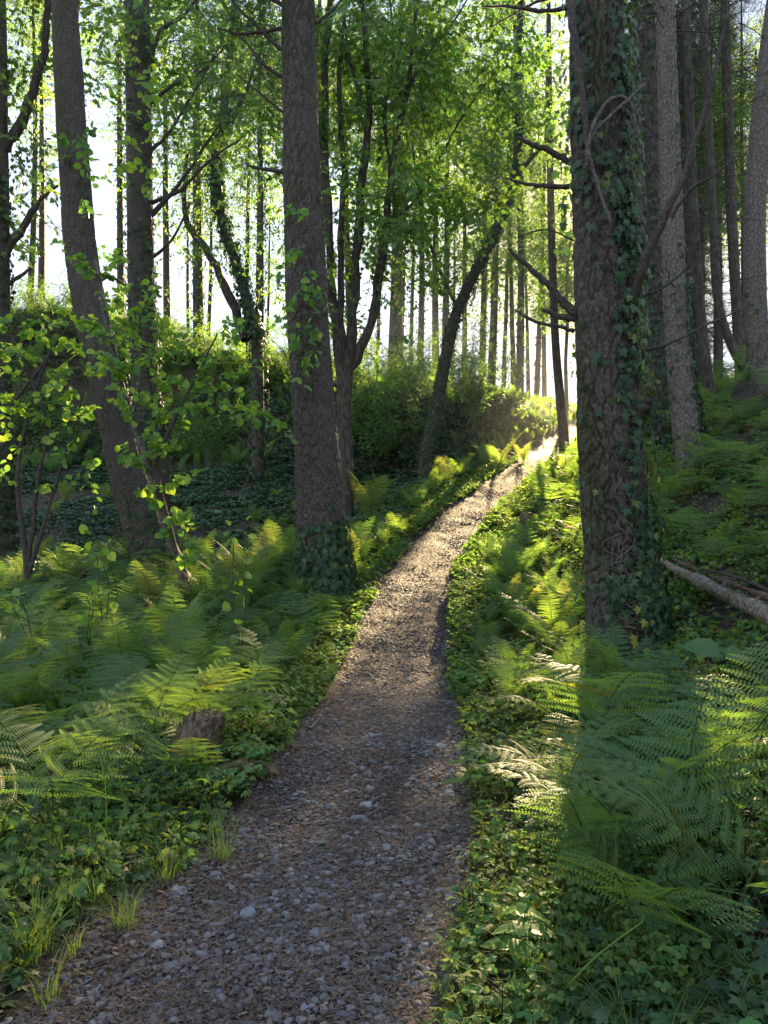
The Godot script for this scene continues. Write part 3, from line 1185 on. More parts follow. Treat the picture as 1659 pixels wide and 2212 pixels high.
# ---------------------------------------------------------------- the trees that stand out
func near_trees() -> void:
	leafy("ivy_0", Color(0.045, 0.1, 0.035), 0.5, Color(0.6, 0.7, 0.2), 0.4)
	leafy("ivy_1", Color(0.065, 0.125, 0.04), 0.5, Color(0.6, 0.7, 0.2), 0.4)
	leafy("ivy_2", Color(0.035, 0.08, 0.032), 0.45, Color(0.6, 0.7, 0.2), 0.45)
	leafy("lime_0", Color(0.391, 0.529, 0.090), 0.45, Color(1.23, 1.3, 0.39))
	leafy("lime_1", Color(0.287, 0.437, 0.090), 0.45, Color(1.17, 1.3, 0.39))
	leafy("green_0", Color(0.172, 0.322, 0.080), 0.45, Color(1.10, 1.3, 0.45))
	leafy("green_1", Color(0.127, 0.253, 0.075), 0.42, Color(1.10, 1.3, 0.45))

	# 1: the big ivy-clad trunk to the right of the path
	var t := tree("ivy_clad_tree", "thick dark trunk with cracked bark, ivy and broken branch stubs beside the path", "tree", "", [[1352, 1430, 166], [1345, 1330, 158], [1335, 1200, 146], [1320, 1000, 135], [1308, 700, 128], [1297, 400, 122], [1290, 0, 118]], 6.5, 5.0, "bark", {"row": 0.02, "seg": 170, "depth": 0.035, "around": 36.0, "along": 15.0, "moss": 0.6, "flare": 0.42})
	for b in [
		[[1232, 350, 15], [1190, 326, 13], [1150, 312, 10], [1118, 296, 7]],
		[[1228, 403, 12], [1180, 402, 10], [1130, 396, 7], [1092, 384, 4]],
		[[1243, 676, 22], [1212, 650, 18], [1172, 604, 14], [1135, 570, 11], [1100, 538, 7]],
		[[1243, 690, 15], [1205, 682, 13], [1172, 668, 7]],
		[[1240, 716, 10], [1200, 704, 8], [1150, 692, 7], [1112, 668, 4]],
		[[1240, 14, 11], [1180, 24, 9], [1100, 14, 6], [1040, 14, 3]],
		[[1240, -10, 9], [1170, 0, 7], [1110, 30, 4], [1060, 60, 3]],
		[[1240, 520, 4], [1180, 496, 3], [1120, 512, 3]]]:
		limb(t, "branch", b, 6.5, "twig", 8)
	limb(t, "branch", [[1362, 690, 26, 6.4], [1378, 610, 22, 6.2], [1402, 545, 20, 6.1], [1450, 440, 15, 6.0], [1500, 310, 11, 6.0], [1535, 190, 8, 6.0], [1565, 60, 5, 6.0]], 6.5, "twig", 8)
	limb(t, "branch", [[1450, 470, 10, 6.0], [1490, 410, 8, 5.9], [1540, 380, 5, 5.8], [1600, 330, 3, 5.8]], 6.5)
	limb(t, "branch", [[1228, -20, 20, 6.2], [1240, 80, 17, 6.15], [1257, 190, 14, 6.12], [1268, 300, 12, 6.12], [1268, 360, 8, 6.12]], 6.5)
	limb(t, "branch_stub", [[1372, 915, 34, 6.3], [1392, 880, 28, 6.2], [1405, 862, 17, 6.15]], 6.3)
	for b in [[[1380, 760, 8], [1450, 740, 6], [1530, 700, 5], [1620, 660, 3]], [[1390, 640, 7], [1450, 610, 5], [1500, 560, 3]]]:
		limb(t, "branch", b, 6.4)
	# loops of ivy stem standing clear of the bark
	limb(t, "ivy_stem", [[1375, 300, 9, 6.15], [1366, 230, 9, 6.15], [1330, 210, 9, 6.12], [1290, 250, 8, 6.1], [1272, 310, 8, 6.1], [1285, 380, 8, 6.12], [1320, 480, 6, 6.13]], 6.1, "bark_pale")
	limb(t, "ivy_stem", [[1395, 180, 8, 6.2], [1330, 240, 7, 6.1], [1275, 300, 7, 6.1], [1268, 360, 6, 6.12]], 6.1, "bark_pale")
	var rows: float = t.line.size()
	var share: float = 1.0 / (t.line[t.line.size() - 1].y - t.line[0].y) * rows
	for k in 15:
		var a := rr(0.35, 1.75)
		var r0 := rr(0.3, 3.2)
		ivy_stem(t, r0 * share, (r0 + rr(1.2, 2.8)) * share, a, a - rr(-0.5, 0.6), rr(0.005, 0.012), 0.9)
	ivy_stem(t, 0.35 * share, 2.7 * share, 2.0, 1.0, 0.017, 0.25)
	ivy_stem(t, 0.3 * share, 4.2 * share, 1.2, 0.6, 0.016, 0.4)
	var thick := func(h: float, a: float) -> float:
		var right := smoothstep(1.75, 0.95, a) if a < PI else smoothstep(4.9, 5.6, a)
		if h < 0.75:
			right = maxf(right, smoothstep(2.5, 1.6, a) * 0.8)
		if h > 3.7:
			right = maxf(right, 0.3)
		var patch := smoothstep(-0.2, 0.25, wobble.get_noise_3d(cos(a) * 30.0, h * 26.0, sin(a) * 30.0) + 0.08)
		return right * patch + 0.02
	ivy_up(t, 21000, 0.0, 6.5, thick, 0.072, 300, 0.12)
	for k in 5:   # yellowed leaves low on the trunk
		var q: Vector3 = px([1395, 1375, 1400, 1380, 1372][k], [1340, 1385, 1400, 1310, 1372][k], 6.05) - t.base
		part("ivy_leaf", meshes.ivy_leaf, mats.yellow_leaf, t.node, ivy_leaf_at(q, Vector3(0.4, 0, 1), 0.075, 1.0))
	for k in 26:   # sunlit shoots of ivy on the edge towards the path
		var q: Vector3 = px(rr(1188, 1238), rr(120, 560), 6.5) - t.base
		part("ivy_leaf", meshes.ivy_leaf, mats["ivy_%d" % (k % 3)], t.node, ivy_leaf_at(q, Vector3(-0.6, 0, 1), rr(0.05, 0.1), 1.0))

	# 2: the tall trunk left of the path
	t = tree("tall_conifer", "tall straight trunk with scaly bark and ivy round its foot beside the path", "tree", "", [[708, 1302, 128], [702, 1250, 116], [695, 1150, 106], [686, 1000, 98], [672, 800, 92], [660, 600, 88], [650, 300, 80], [644, 0, 74]], 10.4, 9.0, "bark", {"row": 0.03, "seg": 120, "depth": 0.038, "around": 28.0, "along": 12.0, "moss": 0.6, "flare": 0.5})
	limb(t, "branch", [[622, 374, 10], [580, 366, 8], [545, 360, 6], [528, 352, 3]], 10.4)
	for b in [[[620, 170, 9], [570, 140, 7], [520, 80, 5], [470, 60, 3]], [[620, 120, 9], [560, 60, 7], [500, 0, 5], [470, -60, 4]], [[620, 60, 9], [560, 70, 7], [500, 75, 5]], [[625, 20, 10], [560, -20, 8], [500, -80, 5]], [[668, 60, 8], [720, 20, 6], [770, -40, 4]], [[615, 245, 7], [560, 200, 5], [510, 160, 3]]]:
		limb(t, "branch", b, 10.4)
	var boughs := []
	for q in [[560, 70], [500, 20], [520, 120], [470, 60], [590, 200], [560, 0], [480, -40], [540, -80], [720, 10], [600, -60], [540, 190], [440, 0]]:
		boughs.append([px(q[0], q[1], rr(10.0, 11.4)) - t.base, 0.5, 7])
	crown(t.node, boughs, "needles", "needle", Color(0.11, 0.17, 0.07), 0.6)
	ivy_up(t, 14000, 0.0, 1.6, func(h: float, a: float) -> float: return (1.0 - smoothstep(0.75, 1.5, h + 0.3 * absf(angle_difference(a, 0.9)))), 0.085, 220, 0.09)
	for b in [[605, 455, 660, 470], [640, 560, 600, 610], [655, 580, 690, 640], [640, 600, 680, 690], [650, 620, 610, 700], [660, 700, 630, 770], [670, 690, 690, 790], [680, 740, 650, 840], [655, 540, 625, 560], [640, 640, 715, 660]]:
		var a: Vector3 = px(b[0], b[1], 9.95) - t.base
		shoot(t.node, a, px(b[2], b[3], 9.55) - t.base, 14, 0.105, meshes.hazel, ["green_0", "green_1", "lime_1", "green_0"])

	# 3: the leaning trunk on the left
	t = tree("leaning_tree", "leaning grey brown trunk rising out of ferns behind a hazel sapling", "tree", "", [[348, 1262, 104], [340, 1230, 96], [312, 1150, 88], [272, 1000, 80], [236, 850, 76], [202, 700, 72], [176, 550, 68], [163, 400, 64], [150, 200, 62], [140, 0, 58]], 11.5, 8.0, "bark", {"row": 0.05, "seg": 84, "depth": 0.026, "around": 26.0, "along": 10.0, "moss": 0.5, "flare": 0.45})
	ivy_up(t, 5000, 0.0, 2.3, func(h: float, a: float) -> float: return (1.0 - smoothstep(0.6, 2.2, h)) * (0.75 if a < 2.0 or a > 5.0 else 0.25), 0.06, 60, 0.06)
	for b in [[160, 330, 130, 300], [170, 350, 200, 400], [165, 300, 185, 340], [170, 430, 190, 470], [178, 300, 205, 280]]:
		shoot(t.node, px(b[0], b[1], 11.0) - t.base, px(b[2], b[3], 10.7) - t.base, 14, 0.105, meshes.hazel, ["green_0", "green_1"])

	# 4: the straight ivy trunk behind it
	t = tree("upright_ivy_tree", "straight dark trunk furred with ivy standing in the hollow", "tree", "", [[330, 985, 68], [325, 930, 64], [312, 800, 60], [305, 600, 57], [300, 300, 55], [297, 0, 52]], 17.0, 10.0, "bark", {"row": 0.12, "seg": 30, "depth": 0.01, "around": 18.0, "along": 7.0, "moss": 0.3})
	ivy_up(t, 8000, 0.0, 16.0, func(h: float, a: float) -> float: return 0.2 + 0.4 * float(h > 2.0 and h < 7.0), 0.085, 0, 0.09)
	for b in [[[322, 470, 12], [370, 420, 9], [420, 350, 7], [480, 260, 4]], [[322, 440, 10], [390, 410, 8], [450, 350, 6], [520, 300, 3]], [[322, 150, 14], [345, 70, 11], [400, 30, 8], [450, -40, 5]], [[322, 330, 9], [370, 280, 7], [430, 180, 5], [480, 90, 3]], [[322, 560, 8], [370, 520, 6], [410, 440, 4]], [[280, 620, 7], [230, 600, 5], [190, 640, 3]], [[318, 230, 9], [380, 180, 7], [440, 150, 5], [520, 60, 3]]]:
		limb(t, "branch", b, 17.0)
	var leafage := []
	for q in [[350, 60], [400, 20], [440, 90], [380, 130], [470, 40], [340, 200], [420, 220], [480, 160], [260, 60], [240, 140], [360, 0], [440, -40], [300, -40], [500, 100], [390, 300], [240, 20]]:
		leafage.append([px(q[0], q[1], rr(15.5, 18.5)) - t.base, rr(0.6, 1.0), 11])
	crown(t.node, leafage, "maple", "leaf", Color(0.18, 0.31, 0.1), 0.75)
	for b in [[300, 230, 270, 95], [290, 300, 230, 180], [300, 280, 340, 190], [310, 330, 345, 260], [300, 340, 250, 300], [310, 390, 340, 380], [295, 370, 225, 390], [305, 420, 325, 425], [300, 250, 330, 150], [290, 340, 260, 430]]:
		shoot(t.node, px(b[0], b[1], 16.4) - t.base, px(b[2], b[3], 15.0) - t.base, 15, 0.16, meshes.hazel, ["lime_0", "lime_1", "green_0"])

	# 5: the dark trunk at the very edge
	t = tree("forked_tree", "dark ivy covered trunk with a rising side limb at the wood edge", "tree", "", [[-4, 1130, 66], [-4, 1000, 60], [-6, 700, 54], [-8, 400, 50], [-10, 100, 46], [-12, -100, 42]], 12.0, 6.0, "bark", {"row": 0.1, "seg": 30, "depth": 0.008, "around": 22.0, "along": 8.0, "moss": 0.3})
	limb(t, "branch", [[0, 330, 26], [40, 280, 22], [70, 200, 20], [95, 110, 17], [104, 0, 14], [110, -120, 10]], 12.0, "bark_far", 10)
	limb(t, "branch", [[0, 560, 22], [30, 520, 18], [62, 470, 14], [100, 420, 8], [140, 390, 4]], 12.0)
	limb(t, "branch", [[5, 620, 12], [40, 600, 9], [68, 578, 6]], 12.0)
	limb(t, "branch", [[5, 900, 10], [60, 830, 7], [110, 760, 5], [150, 700, 3]], 11.5)
	ivy_up(t, 6000, 0.0, 6.0, func(_h: float, _a: float) -> float: return 0.5, 0.085, 0, 0.1)
	crown(t.node, [[px(40, 330, 12.0) - t.base, 0.9, 18], [px(60, 100, 12.0) - t.base, 1.1, 26], [px(20, 230, 12.5) - t.base, 0.9, 18], [px(70, 480, 12.2) - t.base, 0.7, 12], [px(100, -60, 12.5) - t.base, 1.4, 26], [px(30, 430, 12.0) - t.base, 0.8, 14]], "maple", "leaf", Color(0.18, 0.31, 0.1), 0.62)

	# 6: the sycamore that fans into stems
	t = tree("many_stemmed_tree", "broadleaf tree fanning into several dark stems with lit green leaves", "tree", "", [[745, 1000, 34], [745, 960, 31], [744, 880, 31], [745, 800, 36]], 17.0, 0.0, "bark_far", {"row": 0.12, "seg": 22, "moss": 0.3, "flare": 0.2})
	var tips := []
	for b in [
		[[738, 812, 24], [720, 640, 21], [707, 430, 18], [700, 220, 16], [712, 0, 13], [716, -260, 7]],
		[[748, 808, 24], [765, 640, 21], [776, 450, 18], [797, 250, 16], [788, 80, 13], [768, -180, 7]],
		[[752, 812, 22], [800, 700, 20], [828, 540, 18], [848, 360, 15], [880, 190, 12], [902, 0, 9], [930, -220, 5]],
		[[742, 800, 18], [734, 600, 15], [742, 380, 13], [734, 160, 10], [752, -60, 7]],
		[[834, 500, 7], [890, 440, 7], [940, 360, 5], [1000, 250, 4], [1050, 180, 3]],
		[[846, 370, 8], [830, 250, 7], [850, 120, 5], [840, -40, 3]],
		[[798, 250, 8], [760, 150, 7], [745, 40, 5], [735, -120, 4]],
		[[880, 190, 7], [930, 110, 5], [985, 40, 4], [1040, -60, 3]],
		[[708, 420, 7], [690, 300, 6], [684, 150, 4], [690, -40, 3]]]:
		tips.append(limb(t, "stem", b, 17.0, "bark_far", 9))
	var clumps := []
	for l in tips:
		for k in range(l.size() / 4, l.size(), 2):
			clumps.append([l[k] + any_dir() * 0.9 + Vector3(0.3, 0, 0), rr(0.6, 1.3), 7])
	for q in [[760, 330], [820, 420], [900, 300], [960, 400], [1010, 300], [1060, 220], [1000, 150], [930, 200], [880, 480], [720, 480], [700, 120], [840, 60], [1080, 120], [1130, 300], [1150, 190], [960, 60], [1050, 40], [1030, 420]]:
		clumps.append([px(q[0], q[1], rr(15.5, 19.0)) - t.base, rr(0.7, 1.2), 11])
	crown(t.node, clumps, "maple", "leaf", Color(0.18, 0.31, 0.1), 0.8)

	# 7: the curved ivy stem on the bank
	t = tree("curved_ivy_tree", "dark trunk curving out over the bank, wrapped in small leaved ivy", "tree", "", [[922, 985, 33], [935, 920, 28], [958, 800, 27], [985, 680, 25], [1030, 580, 24], [1075, 490, 22], [1105, 410, 20], [1120, 300, 18], [1118, 150, 15], [1125, 0, 11]], 20.0, 4.0, "bark_far", {"row": 0.12, "seg": 18, "moss": 0.3})
	limb(t, "branch", [[1098, 425, 15], [1130, 360, 12], [1170, 325, 9], [1210, 290, 6]], 20.0)
	limb(t, "branch", [[990, 670, 9], [940, 560, 7], [905, 430, 5], [890, 300, 3]], 20.0)
	ivy_up(t, 9000, 0.0, 14.0, func(_h: float, a: float) -> float: return 0.4, 0.075, 0, 0.07)
	clumps = []
	for q in [[1010, 560, 10], [1080, 380, 10], [1130, 250, 12], [1060, 520, 9], [1140, 400, 9], [1000, 640, 6], [920, 520, 10], [900, 400, 10], [1100, 120, 12], [1170, 200, 10], [960, 480, 9], [1060, 620, 6], [880, 600, 7], [850, 560, 7]]:
		clumps.append([px(q[0], q[1], rr(19.5, 22.0)) - t.base, rr(0.8, 1.4), q[2] * 1.9])
	crown(t.node, clumps, "small", "leaf", Color(0.19, 0.32, 0.1), 0.9)

	# the pair of thin crooked ivy trees left of the tall conifer
	t = tree("crooked_ivy_tree", "thin crooked tree with ivy leaning behind the tall conifer", "tree", "", [[556, 760, 26], [545, 700, 24], [520, 600, 22], [484, 490, 21], [465, 370, 20], [482, 250, 18], [500, 80, 14]], 25.0, 4.0, "bark_far", {"row": 0.2, "seg": 12})
	limb(t, "stem", [[530, 735, 22], [500, 650, 20], [460, 560, 17], [415, 500, 14], [398, 440, 11], [405, 330, 8]], 25.0, "bark_far", 8)
	limb(t, "branch", [[480, 300, 12], [520, 220, 9], [560, 120, 6]], 25.0)
	ivy_up(t, 7000, 0.0, 12.0, func(_h: float, _a: float) -> float: return 0.5, 0.13, 0, 0.2)
	clumps = []
	for q in [[480, 240, 16], [420, 330, 16], [520, 330, 18], [450, 430, 14], [560, 240, 18], [400, 200, 16], [520, 120, 18], [440, 80, 18], [590, 420, 14], [560, 540, 10], [380, 420, 12], [580, 100, 16], [480, 560, 8], [360, 300, 12], [520, 470, 10], [400, 60, 14], [560, 10, 16]]:
		clumps.append([px(q[0], q[1], rr(23.0, 27.0)) - t.base, rr(1.0, 1.9), q[2] * 1.5])
	crown(t.node, clumps, "small", "leaf", Color(0.18, 0.3, 0.1), 1.05)

	# 8 - 13: the trunks on the right slope
	t = tree("pale_trunk_tree", "grey brown trunk with ivy on one side standing on the fern slope", "tree", "", [[1500, 1050, 74], [1494, 1000, 64], [1482, 900, 60], [1468, 780, 56], [1456, 600, 50], [1446, 300, 45], [1437, 0, 40]], 12.0, 9.0, "bark_pale", {"row": 0.06, "seg": 48, "depth": 0.015, "around": 26.0, "along": 12.0, "moss": 0.25, "flare": 0.4})
	ivy_up(t, 8000, 0.0, 6.5, func(h: float, a: float) -> float: return (0.9 if a < 1.1 or a > 5.2 else 0.06) * (1.0 - smoothstep(2.2, 3.4, h) * 0.75), 0.065, 80, 0.07)
	whorls(t, 16, 2.5, 9.0, 1.5)
	t = tree("shaded_ivy_tree", "shaded trunk thick with ivy between the big trunk and the pale one", "tree", "", [[1432, 1020, 60], [1425, 960, 56], [1412, 800, 53], [1400, 500, 50], [1390, 0, 46]], 14.5, 8.0, "bark_far", {"row": 0.1, "seg": 22})
	ivy_up(t, 8000, 0.0, 12.0, func(_h: float, _a: float) -> float: return 0.55, 0.085, 0, 0.12)
	whorls(t, 12, 3.0, 10.0, 1.4)
	t = tree("swept_base_tree", "bare grey trunk with a swept base at the upper edge of the slope", "tree", "", [[1672, 870, 60], [1648, 800, 52], [1634, 700, 47], [1630, 500, 45], [1640, 300, 42], [1662, 100, 38], [1680, -60, 34]], 13.0, 8.0, "bark_pale", {"row": 0.08, "seg": 36, "depth": 0.005, "around": 22.0, "along": 9.0, "moss": 0.2})
	ivy_up(t, 1500, 0.0, 1.6, func(_h: float, _a: float) -> float: return 0.25, 0.07, 0, 0.08)
	whorls(t, 8, 4.0, 9.0, 1.6)
	for q in [
		["slender_conifer", "slender dark conifer trunk leaning slightly behind the pale trunk", [[1535, 868, 25], [1522, 760, 22], [1508, 600, 20], [1496, 400, 19], [1488, 180, 18], [1480, -60, 15]], 16.0],
		["bowed_conifer", "thin conifer trunk bowed outward at its foot on the slope", [[1622, 822, 22], [1580, 745, 20], [1550, 640, 19], [1538, 420, 17], [1526, 150, 16], [1518, -80, 13]], 17.0],
		["mossy_conifer", "dark conifer trunk standing upslope behind the bowed one", [[1606, 840, 25], [1594, 700, 23], [1582, 500, 22], [1574, 300, 21], [1568, 60, 19]], 21.0],
		["pole_tree", "thin bare pole of a tree beside the top of the path", [[1218, 945, 23], [1210, 860, 20], [1200, 740, 18], [1193, 560, 17], [1189, 400, 15], [1186, 150, 12]], 23.0]]:
		t = tree(q[0], q[1], "tree", "", q[2], q[3], 7.0, "bark_far", {"row": 0.15, "seg": 12})
		whorls(t, 14, 2.5, 11.0, 1.5)

# dead side twigs up a conifer's trunk, as one spiky part
func whorls(t: Dictionary, n: int, from_h: float, to_h: float, reach: float) -> void:
	var s := Shape.new()
	var rows: int = t.line.size()
	var where: Array[Transform3D] = []
	var cs := PackedColorArray()
	for k in n:
		var row := -1
		for tries in 20:
			row = rng.randi_range(1, rows - 2)
			var h: float = t.line[row].y
			if h > from_h and h < to_h:
				break
		var a := rr(0, TAU)
		for j in 3:
			var b := a + j * 2.1 + rr(-0.3, 0.3)
			var o: Vector3 = t.line[row]
			var e := o + Vector3(cos(b), rr(-0.25, 0.3), sin(b)) * reach * rr(0.4, 1.1)
			twig(s, o, e, rr(0.006, 0.013), 0.12, 4)
			if rng.randf() < 0.5:
				var m := o.lerp(e, rr(0.4, 0.9))
				where.append(turned(m, e - o + Vector3.DOWN * 0.3, Vector3.UP + any_dir() * 0.4).scaled_local(Vector3.ONE * rr(0.4, 0.8)))
				cs.push_back(shade_of(Color(0.1, 0.13, 0.06), 0.4))
	var o := part("twigs", s.mesh(), mats.twig, t.node)
	o.set_meta("kind", "stuff")
	if where.size() > 8:
		scatter("foliage", meshes.dead_needles[0], mats.needle, t.node, where, cs)

# ---------------------------------------------------------------- the ranks of trees behind
func plantation_tree(called: String, label: String, group: String, tall: float, r: float, bare: float, crown_n: int, crown_r: float, needles: bool, lean: float, ivy: bool) -> Node3D:
	var o := thing(called, label, "tree", Vector3.ZERO, group)
	var pts := PackedVector3Array()
	var radii := PackedFloat32Array()
	var bend := rr(-1, 1) * lean
	for k in 9:
		var q := k / 8.0
		pts.push_back(Vector3(bend * sin(q * 3.0) + rr(-0.05, 0.05) * q, -0.4 + q * (tall + 0.4), rr(-0.06, 0.06) * q))
		radii.push_back(r * (1.12 - 0.85 * q))
	var line := smooth_line(pts, 4)
	part("trunk", trunk_mesh(line, smooth_values(radii, 4), 10, 0.0, 1.0, 1.0, 0.4), mats.bark_far, o)
	var t := {"node": o, "base": Vector3.ZERO, "line": line, "radii": smooth_values(radii, 4)}
	whorls(t, 14 if needles else 6, 1.5 if needles else 5.0, bare + 4.0, crown_r * 0.8)
	var clumps := []
	for k in crown_n:
		var q := rng.randf()
		var h := lerpf(bare, tall, q)
		var a := rr(0, TAU)
		var reach := crown_r * (1.0 - 0.6 * q) * sqrt(rng.randf())
		clumps.append([Vector3(cos(a) * reach, h, sin(a) * reach) + line[int(h / tall * (line.size() - 1))] * Vector3(1, 0, 1), rr(0.5, 1.1), 7])
	crown(o, clumps, "needles" if needles else "small", "needle" if needles else "leaf", Color(0.1, 0.16, 0.07) if needles else Color(0.19, 0.31, 0.1), 1.0 if needles else 1.25)
	if ivy:
		ivy_up(t, 1600, 0.2, bare, func(h: float, _a: float) -> float: return 0.4 + 0.5 * wobble.get_noise_1d(h * 40.0), 0.14, 0, 0.2)
	return o

func put(o: Node3D, used: Dictionary, u: float, d: float, turn: float, size: float, label := "") -> void:
	var x := (u - 829.5) / FOCAL * d
	var p := Vector3(x, ground(x, -d), -d)
	if not used.has(o):
		used[o] = true
		o.position = p
		o.rotation.y = turn
		o.scale = Vector3.ONE * size
	else:
		copy_of(o, p, turn, size, label)

func far_trees() -> void:
	var used := {}
	var crest := "slim trees along the crest of the bank"
	var slim := []
	for k in 4:
		slim.append(plantation_tree("slim_crest_tree", "slim bare stemmed tree standing against the sky on the bank crest", crest, rr(19, 23), rr(0.16, 0.22), rr(10.0, 11.5), 34, 2.4, false, 0.35, k % 2 == 0))
	var us := [[62, 43, 1.05], [88, 46, 1.1], [262, 42, 1.1], [362, 44, 1.1], [408, 47, 0.6], [448, 46, 0.7], [530, 45, 0.9], [575, 50, 0.6], [812, 46, 0.7], [842, 43, 0.9], [864, 45, 1.0], [884, 49, 0.8], [906, 42, 1.0], [942, 44, 1.1], [975, 50, 0.7], [1004, 46, 0.9], [1040, 44, 1.1], [1062, 52, 0.7], [1086, 47, 0.8], [1110, 43, 0.8], [1122, 42, 1.2], [1142, 48, 0.7], [1158, 44, 0.9], [1176, 50, 0.9]]
	for k in us.size():
		put(slim[k % 4], used, us[k][0], us[k][1], rr(0, TAU), us[k][2] * 0.95)
	# the conifer plantation on the right slope
	var rank := "plantation conifers up the right slope"
	var firs := []
	for k in 3:
		firs.append(plantation_tree("plantation_conifer", "thin plantation conifer among the ranks upslope", rank, rr(17, 20), rr(0.1, 0.14), rr(7.0, 9.0), 24, 1.9, true, 0.3, k == 1))
	var n := 0
	for k in 400:
		if n >= 20:
			break
		var d := rr(17.0, 44.0)
		var u := rr(1250, 1760)
		if u < 1312.0 or (u < 1345.0 and d < 28.0):
			continue
		var ok := true
		var x := (u - 829.5) / FOCAL * d
		if aside(x, -d) < 1.3:
			continue
		for c in get_children():
			if c is Node3D and (c as Node3D).has_meta("category") and String((c as Node3D).get_meta("category")) == "tree" and Vector2(c.position.x - x, c.position.z + d).length() < 1.3:
				ok = false
		if ok:
			put(firs[n % 3], used, u, d, rr(0, TAU), rr(0.8, 1.15))
			n += 1
	var low := []  # conifers added, mostly hidden, to keep the low sun off the right slope
	for k in 2:
		low.append(plantation_tree("added_low_conifer", "dense low branched conifer added behind the big trunk to shade the right slope", "low branched conifers added to shade the right slope", rr(13, 15), rr(0.1, 0.13), 1.6, 125, 1.3, true, 0.2, false))
	for q in [[1388, 30, 0.95], [1396, 24, 0.8], [1420, 34, 1.1], [1448, 28, 1.0], [1484, 36, 1.2], [1412, 41, 1.3], [1380, 36, 1.0], [1394, 20, 0.7], [1430, 22, 0.75]]:
		put(low[n % 2], used, q[0], q[1], rr(0, TAU), q[2])
		n += 1
	# added leafy tree beside the bend, its crown shaped to shade the near path
	var b := tree("added_bend_tree", "slight leafy tree added beside the bend to shade the near path", "tree", "", [[1224, 868, 9], [1222, 780, 8], [1226, 690, 7], [1224, 600, 6], [1230, 540, 4]], 36.0, 2.0, "bark_far", {"row": 0.3, "seg": 8})
	var tufts := []
	for k in 60:
		tufts.append([Vector3(8.6 + rr(-1.1, 0.25), 11.3 + 3.6 * pow(rng.randf(), 1.2), -36.0 + rr(-1.2, 1.2)) - b.base, rr(0.4, 0.7), 8])
	for k in 8:
		tufts.append([Vector3(8.0 + rr(-0.2, 0.2), 10.8 + rr(-0.35, 0.5), -36.0 + rr(-0.6, 0.6)) - b.base, rr(0.25, 0.4), 6])
	crown(b.node, tufts, "small", "leaf", Color(0.2, 0.33, 0.1), 0.9)
	# leafy trees that close the view behind the nearer ones
	var filler := "leafy trees behind the bank"
	var leafy_ := []
	for k in 2:
		leafy_.append(plantation_tree("leafy_background_tree", "leafy broad crowned tree rising behind the bank", filler, rr(17, 19), rr(0.2, 0.25), rr(10.0, 11.0), 52, 4.0, false, 0.6, true))
	for q in [[560, 33, 0.95], [690, 36, 1.0], [860, 35, 1.0], [430, 38, 1.1], [960, 39, 0.95], [1060, 36, 0.8], [760, 44, 1.1], [1470, 30, 0.8], [1650, 31, 0.8], [1400, 38, 0.85], [1500, 24, 0.55], [1600, 22, 0.5], [1555, 33, 0.6]]:
		put(leafy_[n % 2], used, q[0], q[1], rr(0, TAU), q[2])
		n += 1


# ---------------------------------------------------------------- shrubs, ferns and small things
func shrub(label: String, group: String, u: float, v: float, d: float, wide: float, tall: float, n: int, tint: Color, kind := "small") -> void:
	var x := (u - 829.5) / FOCAL * d
	var base := Vector3(x, ground(x, -d), -d)
	var o := thing("bank_shrub", label, "shrub", base, group)
	var clumps := []
	for k in 7:
		var a := rr(0, TAU)
		var tip := Vector3(cos(a) * wide * rr(0.3, 1.1), tall * rr(0.3, 1.25), sin(a) * wide * rr(0.3, 0.9))
		var s := Shape.new()
		twig(s, Vector3(rr(-0.1, 0.1), -0.1, rr(-0.1, 0.1)), tip, rr(0.012, 0.025), -0.2, 5)
		part("stem", s.mesh(), mats.twig, o)
		clumps.append([tip, wide * rr(0.12, 0.28), n / 12.0])
		clumps.append([tip * 0.75 + any_dir() * 0.2, wide * rr(0.12, 0.3), n / 12.0])
		clumps.append([tip * 0.45 + any_dir() * 0.2, wide * rr(0.15, 0.3), n / 14.0])
	crown(o, clumps, kind, "leaf", tint, 0.62)

